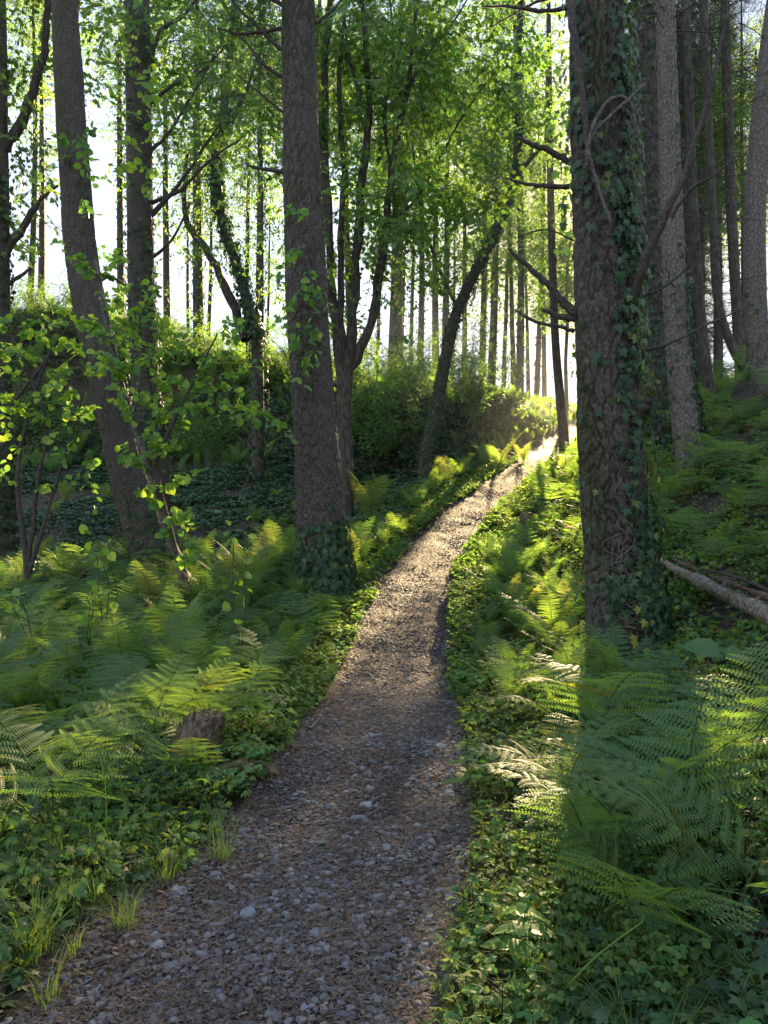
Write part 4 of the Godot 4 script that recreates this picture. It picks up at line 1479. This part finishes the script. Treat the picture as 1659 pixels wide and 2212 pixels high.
func undergrowth() -> void:
	var bank := "shrubs on the shaded bank"
	for q in [[20, 36, 2.4, 2.2], [110, 37, 2.6, 2.0], [210, 36, 2.4, 2.2], [300, 34, 2.2, 2.0], [390, 36, 2.4, 1.9], [470, 35, 2.2, 1.8], [560, 33, 2.0, 1.8], [640, 36, 2.2, 1.8], [790, 34, 2.2, 2.0], [850, 33, 2.4, 2.3], [900, 30, 1.8, 2.2], [820, 29, 1.8, 1.9], [770, 31, 1.7, 1.6], [70, 31, 2.0, 1.6], [180, 30, 2.0, 1.5], [970, 34, 1.8, 1.6], [440, 30, 1.8, 1.5], [340, 29, 1.7, 1.4], [1010, 26, 1.1, 2.6], [790, 26, 1.3, 1.3], [850, 25, 1.2, 1.1], [905, 27, 1.3, 1.5]]:
		shrub("small leaved shrub sprawling on the shaded bank", bank, q[0], 0, q[1], q[2], q[3], 110, Color(0.18, 0.31, 0.1))
	for q in [[1010, 39, 1.5, 3.4], [1090, 41, 1.4, 3.0], [930, 41, 1.5, 3.0]]:
		shrub("thin upright shrub standing on the bank crest between slim trees", "thin shrubs on the crest", q[0], 0, q[1], q[2], q[3], 45, Color(0.18, 0.31, 0.1))
	# hazel sapling in front of the leaning trunk
	var foot := px(402, 1262, 9.3)
	var base := Vector3(foot.x, ground(foot.x, foot.z), foot.z)
	var o := thing("hazel_sapling", "sunlit hazel sapling with round lime leaves before the leaning trunk", "sapling", base)
	var t := {"node": o, "base": base}
	limb(t, "stem", [[404, 1275, 24], [392, 1225, 20], [362, 1140, 18], [325, 1020, 16], [298, 940, 16], [262, 830, 14], [240, 740, 12], [222, 650, 9], [205, 560, 6]], 9.3, "bark_pale", 8)
	limb(t, "stem", [[392, 1225, 12], [350, 1080, 9], [335, 940, 7], [320, 800, 5], [300, 690, 3]], 9.2, "twig", 6)
	limb(t, "stem", [[325, 1020, 9], [380, 900, 7], [430, 800, 5], [470, 720, 3]], 9.1, "twig", 6)
	for b in [[300, 930, 250, 860], [300, 940, 370, 890], [325, 1010, 380, 960], [325, 1020, 260, 990], [340, 1080, 400, 1030], [345, 1100, 300, 1060], [360, 1140, 410, 1110], [262, 830, 210, 760], [262, 830, 330, 770], [262, 830, 300, 730], [240, 740, 300, 660], [240, 740, 190, 700], [230, 700, 270, 620], [330, 860, 400, 820], [335, 900, 290, 850], [380, 900, 440, 880], [400, 860, 450, 780], [420, 810, 380, 720], [430, 800, 500, 760], [320, 800, 350, 690], [310, 760, 260, 690], [380, 900, 340, 810], [350, 1000, 320, 930], [390, 1220, 420, 1180], [350, 1100, 410, 1140], [300, 700, 340, 620], [215, 620, 170, 560], [210, 600, 260, 560], [470, 720, 520, 700], [440, 900, 560, 880], [500, 885, 620, 935], [420, 840, 520, 850]]:
		shoot(o, px(b[0], b[1], 9.2) - base, px(b[2], b[3], rr(8.6, 9.4)) - base, 22, 0.1, meshes.hazel, ["lime_1", "lime_0", "green_0", "green_0"])
		shoot(o, px(b[0] + rr(-12, 12), b[1] + rr(-12, 12), 9.2) - base, px(b[2] + rr(-60, 60), b[3] + rr(-40, 60), rr(8.7, 9.7)) - base, 13, 0.1, meshes.hazel, ["lime_1", "green_0", "green_0"])
	# second bush reaching in from the left
	foot = px(60, 1240, 10.5)
	base = Vector3(foot.x, ground(foot.x, foot.z), foot.z)
	o = thing("hazel_bush", "leafy hazel bush with glowing leaves next to the forked trunk", "bush", base)
	t = {"node": o, "base": base}
	for b in [[[60, 1250, 14], [40, 1050, 11], [60, 900, 8], [110, 760, 5], [160, 690, 3]], [[60, 1250, 12], [80, 1050, 9], [100, 930, 7], [60, 800, 5], [20, 720, 3]], [[60, 1250, 10], [120, 1050, 8], [160, 920, 6], [190, 820, 4]]]:
		limb(t, "stem", b, 10.4, "twig", 6)
	for b in [[60, 900, 10, 850], [70, 870, 120, 830], [110, 760, 60, 720], [110, 770, 150, 740], [100, 800, 30, 760], [60, 800, 10, 740], [150, 700, 200, 690], [30, 740, 80, 690], [20, 720, 0, 690], [90, 820, 150, 800], [160, 690, 120, 660], [160, 920, 200, 880], [180, 840, 130, 870], [60, 830, 0, 800], [190, 820, 230, 800], [80, 730, 130, 700], [40, 780, -20, 760], [140, 720, 170, 770]]:
		shoot(o, px(b[0], b[1], 10.3) - base, px(b[2], b[3], rr(9.6, 10.6)) - base, 17, 0.105, meshes.hazel, ["lime_0", "lime_1", "green_0"])
		shoot(o, px(b[0] + rr(-12, 12), b[1] + 70 + rr(0, 120), 10.3) - base, px(b[2] + rr(-50, 50), b[3] + 110 + rr(0, 150), rr(9.8, 10.6)) - base, 12, 0.105, meshes.hazel, ["lime_0", "lime_1", "green_0"])
	# low plant with a few large round leaves among the left ferns
	for q in [[190, 1330, 240, 1260, "seedling hazel with large pale round leaves above the sunlit ferns"], [95, 1400, 40, 1270, "young hazel shoot with glowing leaves over the outer left ferns"], [250, 1290, 210, 1130, "thin hazel shoot with a cluster of bright leaves in front of the hollow"], [520, 1200, 510, 1105, "upright seedling with pointed leaves between leaning trunk and tall conifer"]]:
		var f := px(q[0], q[1] + 60, 7.2)
		var g := Vector3(f.x, ground(f.x, f.z), f.z)
		o = thing("hazel_seedling", q[4], "seedling", g)
		for k in 3:
			shoot(o, Vector3(0, -0.05, 0), px(q[2] + rr(-50, 50), q[3] + rr(-20, 30), rr(6.9, 7.4)) - g, 8, 0.09, meshes.hazel, ["lime_0", "lime_1", "green_0"], 0.006)

func ferns() -> void:
	var spots: Array[Vector3] = []
	var free := func(p: Vector3, gap: float) -> bool:
		for s in spots:
			if Vector2(s.x - p.x, s.z - p.z).length() < gap:
				return false
		return true
	# ferns that stand out, by the pixel of their foot: kind, u, v, size, fronds, label, colours
	for f in [
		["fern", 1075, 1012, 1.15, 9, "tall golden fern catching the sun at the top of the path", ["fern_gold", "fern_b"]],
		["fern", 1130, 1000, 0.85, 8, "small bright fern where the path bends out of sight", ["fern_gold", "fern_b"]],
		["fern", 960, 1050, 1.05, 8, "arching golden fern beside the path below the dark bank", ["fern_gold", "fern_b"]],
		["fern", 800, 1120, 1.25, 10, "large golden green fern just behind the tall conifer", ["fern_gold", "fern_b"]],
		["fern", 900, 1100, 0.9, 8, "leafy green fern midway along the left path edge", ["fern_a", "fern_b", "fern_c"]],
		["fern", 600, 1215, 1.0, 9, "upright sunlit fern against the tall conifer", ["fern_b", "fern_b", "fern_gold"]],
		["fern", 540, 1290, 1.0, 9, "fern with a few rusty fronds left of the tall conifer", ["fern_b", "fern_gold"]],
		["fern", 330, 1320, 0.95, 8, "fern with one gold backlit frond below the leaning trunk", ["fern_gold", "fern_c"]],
		["bracken", 130, 1800, 0.95, 4, "bright green bracken hanging over the ivy by the path's near left edge", ["fern_a", "fern_b", "fern_c"]],
		["bracken", 370, 1700, 0.6, 4, "neat upright triangular bracken frond beside the mossy stump", ["fern_a", "fern_b", "fern_c"]],
		["bracken", 300, 1560, 0.8, 4, "dark bracken in the shadow of the tall conifer", ["fern_a", "fern_b", "fern_c"]],
		["bracken", 520, 1500, 0.85, 5, "half lit bracken arching towards the path on the left", ["fern_a", "fern_b", "fern_c"]],
		["fern", 1120, 1270, 0.85, 9, "feathery sunlit fern on the right path edge", ["fern_a", "fern_b", "fern_c"]],
		["fern", 1190, 1400, 0.9, 9, "glowing yellow green fern against the big ivy trunk", ["fern_a", "fern_b", "fern_c"]],
		["bracken", 1330, 1640, 1.0, 5, "broad shaded bracken below the big ivy trunk", ["fern_a", "fern_b", "fern_c"]],
		["bracken", 1270, 1930, 0.85, 5, "bracken cut by the edge of the trunk's shadow", ["fern_a", "fern_b", "fern_c"]],
		["bracken", 1480, 1900, 1.0, 5, "large blue green bracken spread over the shaded right bank", ["fern_a", "fern_b", "fern_c"]],
		["bracken", 1620, 2050, 0.95, 5, "low bracken with drooping tips above the dark ivy", ["fern_a", "fern_b", "fern_c"]],
		["bracken", 1400, 2030, 0.8, 4, "bracken leaning out over ivy near the path", ["fern_a", "fern_b", "fern_c"]],
		["bracken", 1600, 1760, 1.0, 5, "tall bracken below the fallen log", ["fern_a", "fern_b", "fern_c"]]]:
		var p := ground_at(f[1], f[2])
		spots.append(p)
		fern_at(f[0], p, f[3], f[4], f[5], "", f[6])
	# the rest, by where they grow
	var greens := ["fern_a", "fern_b", "fern_c", "fern_a", "fern_b", "fern_c", "fern_a", "fern_b", "fern_c", "fern_a", "fern_b", "fern_c", "fern_gold"]
	var plans := [
		["bracken", 76, "left", "bracken in the thicket between the path and the leaning trunk", "bracken thicket left of the path", greens, 0.38],
		["fern", 56, "left", "woodland fern among the bracken left of the path", "ferns left of the path", greens, 0.36],
		["fern", 34, "edge", "small fern in the narrow verge right of the path", "ferns in the right verge", greens, 0.32],
		["bracken", 72, "right", "shaded bracken on the slope right of the big trunk", "bracken on the right slope", greens, 0.5],
		["fern", 24, "rise", "fern growing beside the climbing stretch of path", "ferns beside the climbing path", greens, 0.5],
		["fern", 22, "hollow", "low fern on the ivy covered floor of the hollow", "ferns in the hollow", greens, 0.8],
		["fern", 52, "bank", "fern hanging on the dark bank beyond the hollow", "ferns on the far bank", greens, 0.9]]
	for q in plans:
		var made := 0
		for tries in 4000:
			if made >= q[1]:
				break
			var d := 0.0
			var x := 0.0
			match q[2]:
				"left":
					d = 4.0 + 8.7 * pow(rng.randf(), 0.8)
					x = along(path_x, d) - 1.0 - 4.6 * pow(rng.randf(), 1.2)
				"edge":
					d = rr(5.5, 12.5)
					x = along(path_x, d) + rr(0.85, 1.9)
				"right":
					d = 2.4 + 10.0 * pow(rng.randf(), 0.9)
					x = along(path_x, d) + rr(1.3 if d > 7.0 else 1.05, 6.5)
				"rise":
					d = rr(11.0, 27.0)
					x = along(path_x, d) + (rr(-2.2, -0.85) if rng.randf() < 0.55 else rr(0.85, 2.4))
				"hollow":
					d = rr(13.0, 26.0)
					x = rr(-10.0, 1.0)
					if aside(x, -d) > -2.4:
						continue
				_:
					x = rr(-18.0, 8.5)
					d = rr(26.0, 42.0) if x < -2.0 else rr(22.5, 34.0)
					if aside(x, -d) > -1.4:
						continue
			var p := Vector3(x, ground(x, -d), -d)
			var pu := p.x / d * FOCAL + 829.5
			var pv := 1106.0 - (p.y - EYE) / d * FOCAL
			if pu > 1390.0 and pv > 1215.0 and pv < 1690.0:   # the ground round the fallen log is open
				continue
			if not seen(p, 60.0) or not free.call(p, q[6]):
				continue
			spots.append(p)
			made += 1
			var size := rr(0.55, 0.95) if q[2] != "edge" else rr(0.4, 0.65)
			if q[2] == "bank":
				size = rr(1.0, 1.6) if x < -2.0 else rr(0.6, 1.0)
			fern_at(q[0], p, size, (rng.randi_range(3, 5) if q[0] == "bracken" else rng.randi_range(7, 10)), q[3], q[4], q[5])
	# beyond what can be told apart: a haze of fronds over bank and slope
	var near_bend: Array[Transform3D] = []
	var bend_tints := PackedColorArray()
	for k in 1500:
		var d := rr(24.0, 43.0)
		var s := 0.75 + 3.6 * pow(rng.randf(), 1.3)
		var x := along(path_x, d) + (-s if rng.randf() < 0.7 else s)
		var b := Basis(Vector3.UP, rr(0, TAU)) * Basis(Vector3.RIGHT, rr(-0.3, 0.3))
		near_bend.append(Transform3D(b.scaled(Vector3.ONE * rr(0.3, 0.6)), Vector3(x, ground(x, -d), -d)))
		bend_tints.push_back(shade_of(Color(1, 1, 1), 0.25))
	var nb := scatter("bend_undergrowth", meshes.fern[3], mats.fern_a, self, near_bend, bend_tints)
	nb.set_meta("label", "low ferny growth lining the bend at the top of the path")
	nb.set_meta("category", "undergrowth")
	for kind in ["fern", "bracken"]:
		var where := []
		var cs := []
		for k in 3:
			var a: Array[Transform3D] = []
			where.append(a)
			cs.append(PackedColorArray())
		for k in 3600:
			var d := 9.0 + 31.0 * pow(rng.randf(), 0.7)
			var x := rr(-20.0, 20.0)
			var side := aside(x, -d)
			if absf(side) < 1.1:
				continue
			if side < 0.0 and (kind == "bracken" or d < 27.0):
				continue
			if side > 0.0 and kind == "fern" and d < 14.0:
				continue
			var p := Vector3(x, ground(x, -d) - 0.02, -d)
			if not seen(p, 60.0):
				continue
			var b := Basis(Vector3.UP, rr(0, TAU)) * Basis(Vector3.RIGHT, rr(-0.3, 0.3))
			var high := 0.6 if side < 0.0 and x > 3.0 else 1.0
			where[k % 3].append(Transform3D(b.scaled(Vector3.ONE * rr(0.6, 1.1) * high), p))
			cs[k % 3].push_back(shade_of(Color(1, 1, 1), 0.25))
		for k in 3:
			var o := scatter("undergrowth", meshes[kind][k], mats.fern_a, self, where[k], cs[k])
			o.name = numbered("undergrowth")
			o.set_meta("label", "mass of fern fronds covering the far bank" if kind == "fern" else "mass of bracken fronds covering the upper right slope")
			o.set_meta("category", "undergrowth")

func small_things() -> void:
	# fallen log on the right
	var a := ground_at(1425, 1232) + Vector3(0, 0.1, 0)
	var b := ground_at(1720, 1400) + Vector3(0, 0.13, 0)
	var base := Vector3(a.x, ground(a.x, a.z), a.z)
	var o := thing("fallen_log", "pale fallen log with flaking mossy bark lying on the right slope", "log", base)
	var line := PackedVector3Array()
	var radii := PackedFloat32Array()
	for k in 40:
		var q := k / 39.0
		line.push_back(a.lerp(b, q) + Vector3.DOWN * 0.02 * sin(q * PI) + any_dir() * 0.006 - base)
		radii.push_back(lerpf(0.035, 0.075, q) * (1.0 + 0.08 * wobble.get_noise_1d(k * 9.0)) * (1.0 + 0.25 * exp(-pow((q - 0.45) * 14.0, 2.0))))
	var s := Shape.new()
	s.tube(line, radii, 18, Color(1, 1, 1))
	for k in s.c.size():
		var m := smoothstep(0.05, 0.3, wobble.get_noise_3dv(s.v[k] * 60.0)) * 0.85
		s.c[k] = Color(lerpf(1.0, 0.35, m), lerpf(1.0, 0.42, m), lerpf(1.0, 0.15, m))
	part("trunk", s.mesh(), mats.log_bark, o)
	for q in [[0.3, 0.5, 0.25], [0.62, -0.3, 0.3], [0.8, 0.4, 0.2]]:   # broken side stubs
		s = Shape.new()
		var at := line[int(q[0] * 39.0)]
		s.tube(PackedVector3Array([at, at + Vector3(0.02, q[2] * 0.35, q[1] * 0.12), at + Vector3(0.05, q[2] * 0.6, q[1] * 0.25)]), PackedFloat32Array([0.03, 0.022, 0.012]), 7, Color(0.6, 0.58, 0.5))
		part("stub", s.mesh(), mats.log_bark, o)
	for q in [[0.12, 0.4], [0.48, 0.75], [0.72, 0.98]]:
		s = Shape.new()
		var l2 := PackedVector3Array()
		var r2 := PackedFloat32Array()
		for k in 10:
			var w := lerpf(q[0], q[1], k / 9.0)
			l2.push_back(line[int(w * 39.0)] + Vector3(0.03, lerpf(0.05, 0.1, w) + 0.01, 0.03))
			r2.push_back(0.022 * sin((k + 0.7) / 10.4 * PI) + 0.004)
		s.tube(l2, r2, 6, Color(0.7, 0.65, 0.6))
		part("bark_strip", s.mesh(), mats.rotten_wood, o)
	# mossy stump left of the path and the root beside it
	stump("mossy_stump", "brown mossy stump half hidden by ferns left of the path", 400, 1640, 0.13, 0.26, 0.5)
	stump("rotten_stump", "dark rotten stump in the sunlit verge right of the path", 1130, 1140, 0.12, 0.22, 0.3)
	var r0 := ground_at(470, 1690)
	var r1 := ground_at(585, 1690)
	o = thing("exposed_root", "mossy exposed root ending in splintered wood at the path edge", "root", r0)
	s = Shape.new()
	s.tube(smooth_line(PackedVector3Array([Vector3(-0.15, -0.08, 0), Vector3(0.05, 0.07, 0), (r1 - r0) * 0.6 + Vector3(0, 0.08, 0), (r1 - r0) + Vector3(0, 0.06, 0), (r1 - r0) * 1.12 + Vector3(0, -0.03, 0.05)]), 5), smooth_values(PackedFloat32Array([0.03, 0.038, 0.042, 0.038, 0.03]), 5), 12, Color(1, 1, 1))
	for k in s.c.size():
		s.v[k] += s.n[k] * 0.018 * wobble.get_noise_3dv(s.v[k] * 220.0)
		var m := smoothstep(-0.1, 0.25, s.n[k].y * 0.3 + wobble.get_noise_3dv(s.v[k] * 90.0)) * 0.8
		s.c[k] = Color(lerpf(1.0, 0.85, m), lerpf(1.0, 1.0, m), lerpf(1.0, 0.35, m))
	part("wood", s.mesh(), mats.rotten_wood, o)
	s = Shape.new()
	for k in 14:
		var w := (r1 - r0) * rr(0.95, 1.1) + Vector3(rr(-0.04, 0.04), rr(-0.02, 0.08), rr(-0.05, 0.05))
		s.tube(PackedVector3Array([w, w + Vector3(rr(0.0, 0.06), rr(-0.09, 0.02), rr(-0.03, 0.05))]), PackedFloat32Array([rr(0.006, 0.014), 0.002]), 4, Color(1.1, 0.95, 0.8))
	part("splinters", s.mesh(), mats.rotten_wood, o)
	# nettle by the path on the right
	for q in [[1005, 1740, 0.34, "young nettle with toothed leaves standing at the right path edge"], [1130, 2110, 0.24, "nettle with glossy sunlit leaves in the lower right verge"]]:
		var p := ground_at(q[0], q[1])
		o = thing("nettle", q[3], "plant", p)
		s = Shape.new()
		s.tube(PackedVector3Array([Vector3(0, -0.02, 0), Vector3(0.01, q[2] * 0.5, 0), Vector3(0, q[2], 0.01)]), PackedFloat32Array([0.004, 0.003, 0.002]), 5, Color(0.6, 0.8, 0.4))
		part("stem", s.mesh(), mats.green_0, o)
		for k in 6:
			var h: float = q[2] * (0.35 + 0.65 * k / 5.0)
			for side in [0.0, PI]:
				var an: float = k * PI / 2.0 + side + 0.3
				var out := Vector3(cos(an), rr(-0.25, 0.1), sin(an))
				part("leaf", meshes.dock_leaf, mats.green_0 if k < 4 else mats.lime_1, o, turned(Vector3(0, h, 0) + out * 0.015, out, Vector3.UP).scaled_local(Vector3.ONE * lerpf(0.13, 0.05, k / 5.0)))
	# broad dock leaves at the right edge
	var dp := ground_at(1640, 1500)
	o = thing("dock_plant", "plant with broad smooth dark leaves under the fallen log", "plant", dp)
	for k in 9:
		var an := k * 2.4
		var out := Vector3(cos(an), rr(0.1, 0.6), sin(an))
		s = Shape.new()
		var tip := out.normalized() * rr(0.12, 0.25) + Vector3(0, 0.12, 0)
		s.tube(PackedVector3Array([Vector3(0, -0.02, 0), tip * 0.6 + Vector3(0, 0.03, 0), tip]), PackedFloat32Array([0.006, 0.005, 0.004]), 5, Color(0.8, 0.9, 0.5))
		var st := part("stalk", s.mesh(), mats.green_1, o)
		part("leaf", meshes.dock_leaf, mats.green_1, st, turned(tip, Vector3(out.x, 0.25, out.z), Vector3.UP + Vector3(0, 0, 0.8)).scaled_local(Vector3.ONE * rr(0.15, 0.24)))
	# grass: a tuft at the right edge, blades and seed stalks in the near left corner
	for q in [[985, 1500, 1.1, "fine bright grass tuft leaning over the right path edge"], [60, 2080, 1.1, "loose grass clump arching out of the ivy in the near left corner"], [255, 2010, 0.75, "thin grass clump at the lower left path edge"], [470, 1860, 1.0, "pale grass clump among herbs on the left verge"], [1075, 1100, 1.0, "sunlit grass clump near the top of the path"]]:
		var p := ground_at(q[0], q[1])
		o = thing("grass_tuft", q[3], "grass", p)
		for k in 2:
			part("blades", meshes.grass[k], mats.herb, o, Transform3D(Basis(Vector3.UP, k * 1.3).scaled(Vector3.ONE * q[2]), Vector3(k * 0.04, 0, 0)))
	for q in [[228, 1830, 215, 1630, "tall bare flower stalk with a bud rising from the left ivy"], [275, 1780, 232, 1640, "crooked thin stalk next to the bare flower stalk"], [30, 2110, 160, 1960, "long arching grass stem over the near left ivy"], [1140, 2230, 1390, 1990, "long diagonal grass stem crossing the dark ivy by the path"]]:
		var p := ground_at(q[0], q[1])
		var top := px(q[2], q[3], -p.z - 0.15) - p
		o = thing("flower_stalk", q[4], "stalk", p)
		s = Shape.new()
		s.tube(smooth_line(PackedVector3Array([Vector3(0, -0.03, 0), top * 0.5 + Vector3(0.015, 0.03, 0), top]), 5), smooth_values(PackedFloat32Array([0.0035, 0.003, 0.002]), 5), 5, Color(1, 1, 1))
		part("stem", s.mesh(), mats.lime_1, o)
		s = Shape.new()
		s.tube(PackedVector3Array([top, top + Vector3(0, 0.008, 0), top + Vector3(0, 0.02, 0)]), PackedFloat32Array([0.003, 0.007, 0.002]), 6, Color(1, 1, 1))
		part("bud", s.mesh(), mats.green_0, o)
	# umbel seed head
	var up := ground_at(1135, 2190)
	o = thing("umbel_plant", "spent umbel seed head lit yellow in the lower right verge", "plant", up)
	s = Shape.new()
	s.tube(PackedVector3Array([Vector3(0, -0.02, 0), Vector3(0.01, 0.14, 0.0)]), PackedFloat32Array([0.003, 0.003]), 5, Color(1, 1, 1))
	part("stem", s.mesh(), mats.lime_1, o)
	for k in 12:
		s = Shape.new()
		var e := Vector3(0.01, 0.14, 0) + Vector3(cos(k * 2.4), 0.9, sin(k * 2.4)).normalized() * 0.045
		s.tube(PackedVector3Array([Vector3(0.01, 0.14, 0), e, e + (e - Vector3(0.01, 0.14, 0)) * 0.25]), PackedFloat32Array([0.001, 0.0015, 0.004]), 5, Color(1, 1, 1))
		part("ray", s.mesh(), mats.lime_0, o)
	# sticks and fallen twigs
	for q in [[195, 2110, 245, 2085, 0.011, "short weathered stick on the gravel at the lower left"], [245, 2135, 350, 2105, 0.008, "thin dark stick on the gravel near the left verge"], [800, 1455, 890, 1475, 0.004, "thin pale twig lying across the middle of the path"], [670, 1585, 690, 1560, 0.014, "pale sunlit wood chip at the left path edge"], [1010, 2180, 1090, 2205, 0.005, "brown twig lying at the right path edge"], [880, 1880, 950, 1905, 0.004, "slim brown twig lying on the near gravel"]]:
		var p := ground_at(q[0], q[1])
		var e := ground_at(q[2], q[3])
		p.y = maxf(p.y, path_y(p.x, p.z)) + q[4]
		e.y = maxf(e.y, path_y(e.x, e.z)) + q[4]
		o = thing("fallen_stick", q[5], "stick", p)
		s = Shape.new()
		var m := (e - p) * 0.5 + Vector3(rr(-0.02, 0.02), 0.004, rr(-0.02, 0.02))
		s.tube(smooth_line(PackedVector3Array([Vector3.ZERO, m, e - p]), 4), smooth_values(PackedFloat32Array([q[4], q[4] * 0.9, q[4] * 0.6]), 4), 6, Color(1.5, 1.4, 1.3))
		part("wood", s.mesh(), mats.bark_pale, o)
	# dead branches lying on the right slope and in the hollow
	for q in [[1520, 870, 1650, 850, 15.0, "bare dead branch lying across the top of the right slope"], [150, 975, 330, 965, 19.0, "dead branch lying on the ivy bank in the hollow"], [700, 900, 860, 880, 24.0, "tangle of dead branches below the shrub on the bank"], [1660, 1470, 1560, 1500, 6.0, "thin dead twig poking through the right undergrowth"]]:
		var f := px(q[0], q[1], q[4])
		var p := Vector3(f.x, ground(f.x, f.z), f.z)
		o = thing("dead_branch", q[5], "branch", p)
		var e := px(q[2], q[3], q[4]) - f
		for k in 2:
			s = Shape.new()
			twig(s, Vector3(0, 0.05 + k * 0.12, 0), e + Vector3(rr(-0.3, 0.3), 0.1 + k * 0.35, rr(-0.4, 0.4)), 0.02, -0.1, 7)
			part("bough", s.mesh(), mats.twig, o)

func stump(called: String, label: String, u: float, v: float, r: float, tall: float, lean: float) -> void:
	var p := ground_at(u, v)
	var o := thing(called, label, "stump", p)
	var line := PackedVector3Array()
	var radii := PackedFloat32Array()
	for k in 30:
		var q := minf(k / 23.0, 1.0)
		var over := maxf(k - 23.0, 0.0) / 6.0
		line.push_back(Vector3(lean * q * tall, -0.1 + q * (tall + 0.1) + over * 0.03, 0))
		radii.push_back(r * (1.35 - 0.5 * q) * sqrt(maxf(1.0 - over * over, 0.0004)))
	part("wood", trunk_mesh(line, radii, 40, 0.02, 34.0, 9.0, 0.9, 0.35), mats.rotten_wood, o)
	var s := Shape.new()
	var top := line[23]
	for k in 9:
		var a := TAU * k / 9.0 + rr(-0.3, 0.3)
		var f := top + Vector3(cos(a), 0, sin(a)) * r * 0.75 - Vector3(0, 0.05, 0)
		s.tube(PackedVector3Array([f, f + Vector3(rr(-0.02, 0.02), rr(0.05, 0.11), rr(-0.02, 0.02))]), PackedFloat32Array([rr(0.015, 0.03), 0.004]), 5, Color(0.9, 0.85, 0.8))
	part("splinters", s.mesh(), mats.rotten_wood, o)


func _ready() -> void:
	# camera
	var cam := Camera3D.new()
	cam.name = "camera"
	cam.fov = 67.0
	cam.near = 0.05
	cam.far = 900.0
	cam.position = Vector3(0, EYE, 0)
	add_child(cam)
	cam.current = true
	# sky
	var sky := ProceduralSkyMaterial.new()
	sky.sky_top_color = Color(0.47, 0.62, 0.88)
	sky.sky_horizon_color = Color(0.93, 0.965, 1.0)
	sky.sky_curve = 0.8
	sky.ground_bottom_color = Color(0.22, 0.24, 0.18)
	sky.ground_horizon_color = Color(0.5, 0.52, 0.45)
	sky.energy_multiplier = 1.0
	sky.sun_angle_max = 40.0
	var env := Environment.new()
	env.background_mode = Environment.BG_SKY
	env.sky = Sky.new()
	env.sky.sky_material = sky
	env.background_energy_multiplier = 0.18
	env.tonemap_mode = Environment.TONE_MAPPER_LINEAR
	env.tonemap_exposure = 10.0
	env.volumetric_fog_enabled = true
	env.volumetric_fog_density = 0.0
	env.sdfgi_enabled = true
	env.ssao_enabled = true
	env.ssil_enabled = true
	var we := WorldEnvironment.new()
	we.name = "environment"
	we.environment = env
	add_child(we)
	# sun
	var sun := DirectionalLight3D.new()
	sun.name = "sun"
	sun.light_energy = 1.6
	sun.light_color = Color(1.0, 0.88, 0.68)
	sun.light_angular_distance = 0.5
	sun.shadow_enabled = true
	add_child(sun)
	sun.look_at_from_position(SUN * 100.0, Vector3.ZERO)

	rng.seed = 20240
	lumps.seed = 4
	lumps.frequency = 0.05
	lumps.fractal_octaves = 3
	plates.seed = 9
	plates.noise_type = FastNoiseLite.TYPE_CELLULAR
	plates.cellular_return_type = FastNoiseLite.RETURN_DISTANCE2_SUB
	plates.frequency = 0.35
	plates.fractal_type = FastNoiseLite.FRACTAL_NONE
	plates.domain_warp_enabled = false
	wobble.seed = 12
	wobble.frequency = 0.03
	wobble.fractal_octaves = 3
	make_materials()
	leafy("yellow_leaf", Color(0.4, 0.37, 0.08), 0.5, Color(1.0, 0.9, 0.3))
	make_meshes()
	var s := Shape.new()
	s.leaf(Transform3D.IDENTITY, DOCK, 1.0, 0.18, 0.2, Color.WHITE)
	meshes.dock_leaf = s.mesh()
	meshes.hazel = []
	for k in 4:
		s = Shape.new()
		s.leaf(Transform3D.IDENTITY, HAZEL, 1.0, [0.35, 0.1, 0.22, -0.1][k], [0.1, 0.32, 0.2, 0.45][k], Color.WHITE)
		meshes.hazel.append(s.mesh())
	var t0 := Time.get_ticks_msec()
	lay_path()
	make_ground()
	make_path()
	print("ground ", Time.get_ticks_msec() - t0)
	near_trees()
	print("near trees ", Time.get_ticks_msec() - t0)
	far_trees()
	var mist := FogVolume.new()
	mist.name = "mist"
	mist.shape = RenderingServer.FOG_VOLUME_SHAPE_ELLIPSOID
	mist.size = Vector3(13, 12, 42)
	mist.position = Vector3(5.0, 6.5, -34)
	var fm := FogMaterial.new()
	fm.density = 0.0028
	fm.albedo = Color(1.0, 1.0, 1.0)
	mist.material = fm
	mist.set_meta("kind", "stuff")
	mist.set_meta("label", "thin sunlit haze over the top of the path")
	add_child(mist)
	print("far trees ", Time.get_ticks_msec() - t0)
	undergrowth()
	ferns()
	print("ferns ", Time.get_ticks_msec() - t0)
	ground_cover()
	small_things()
	print("all ", Time.get_ticks_msec() - t0)
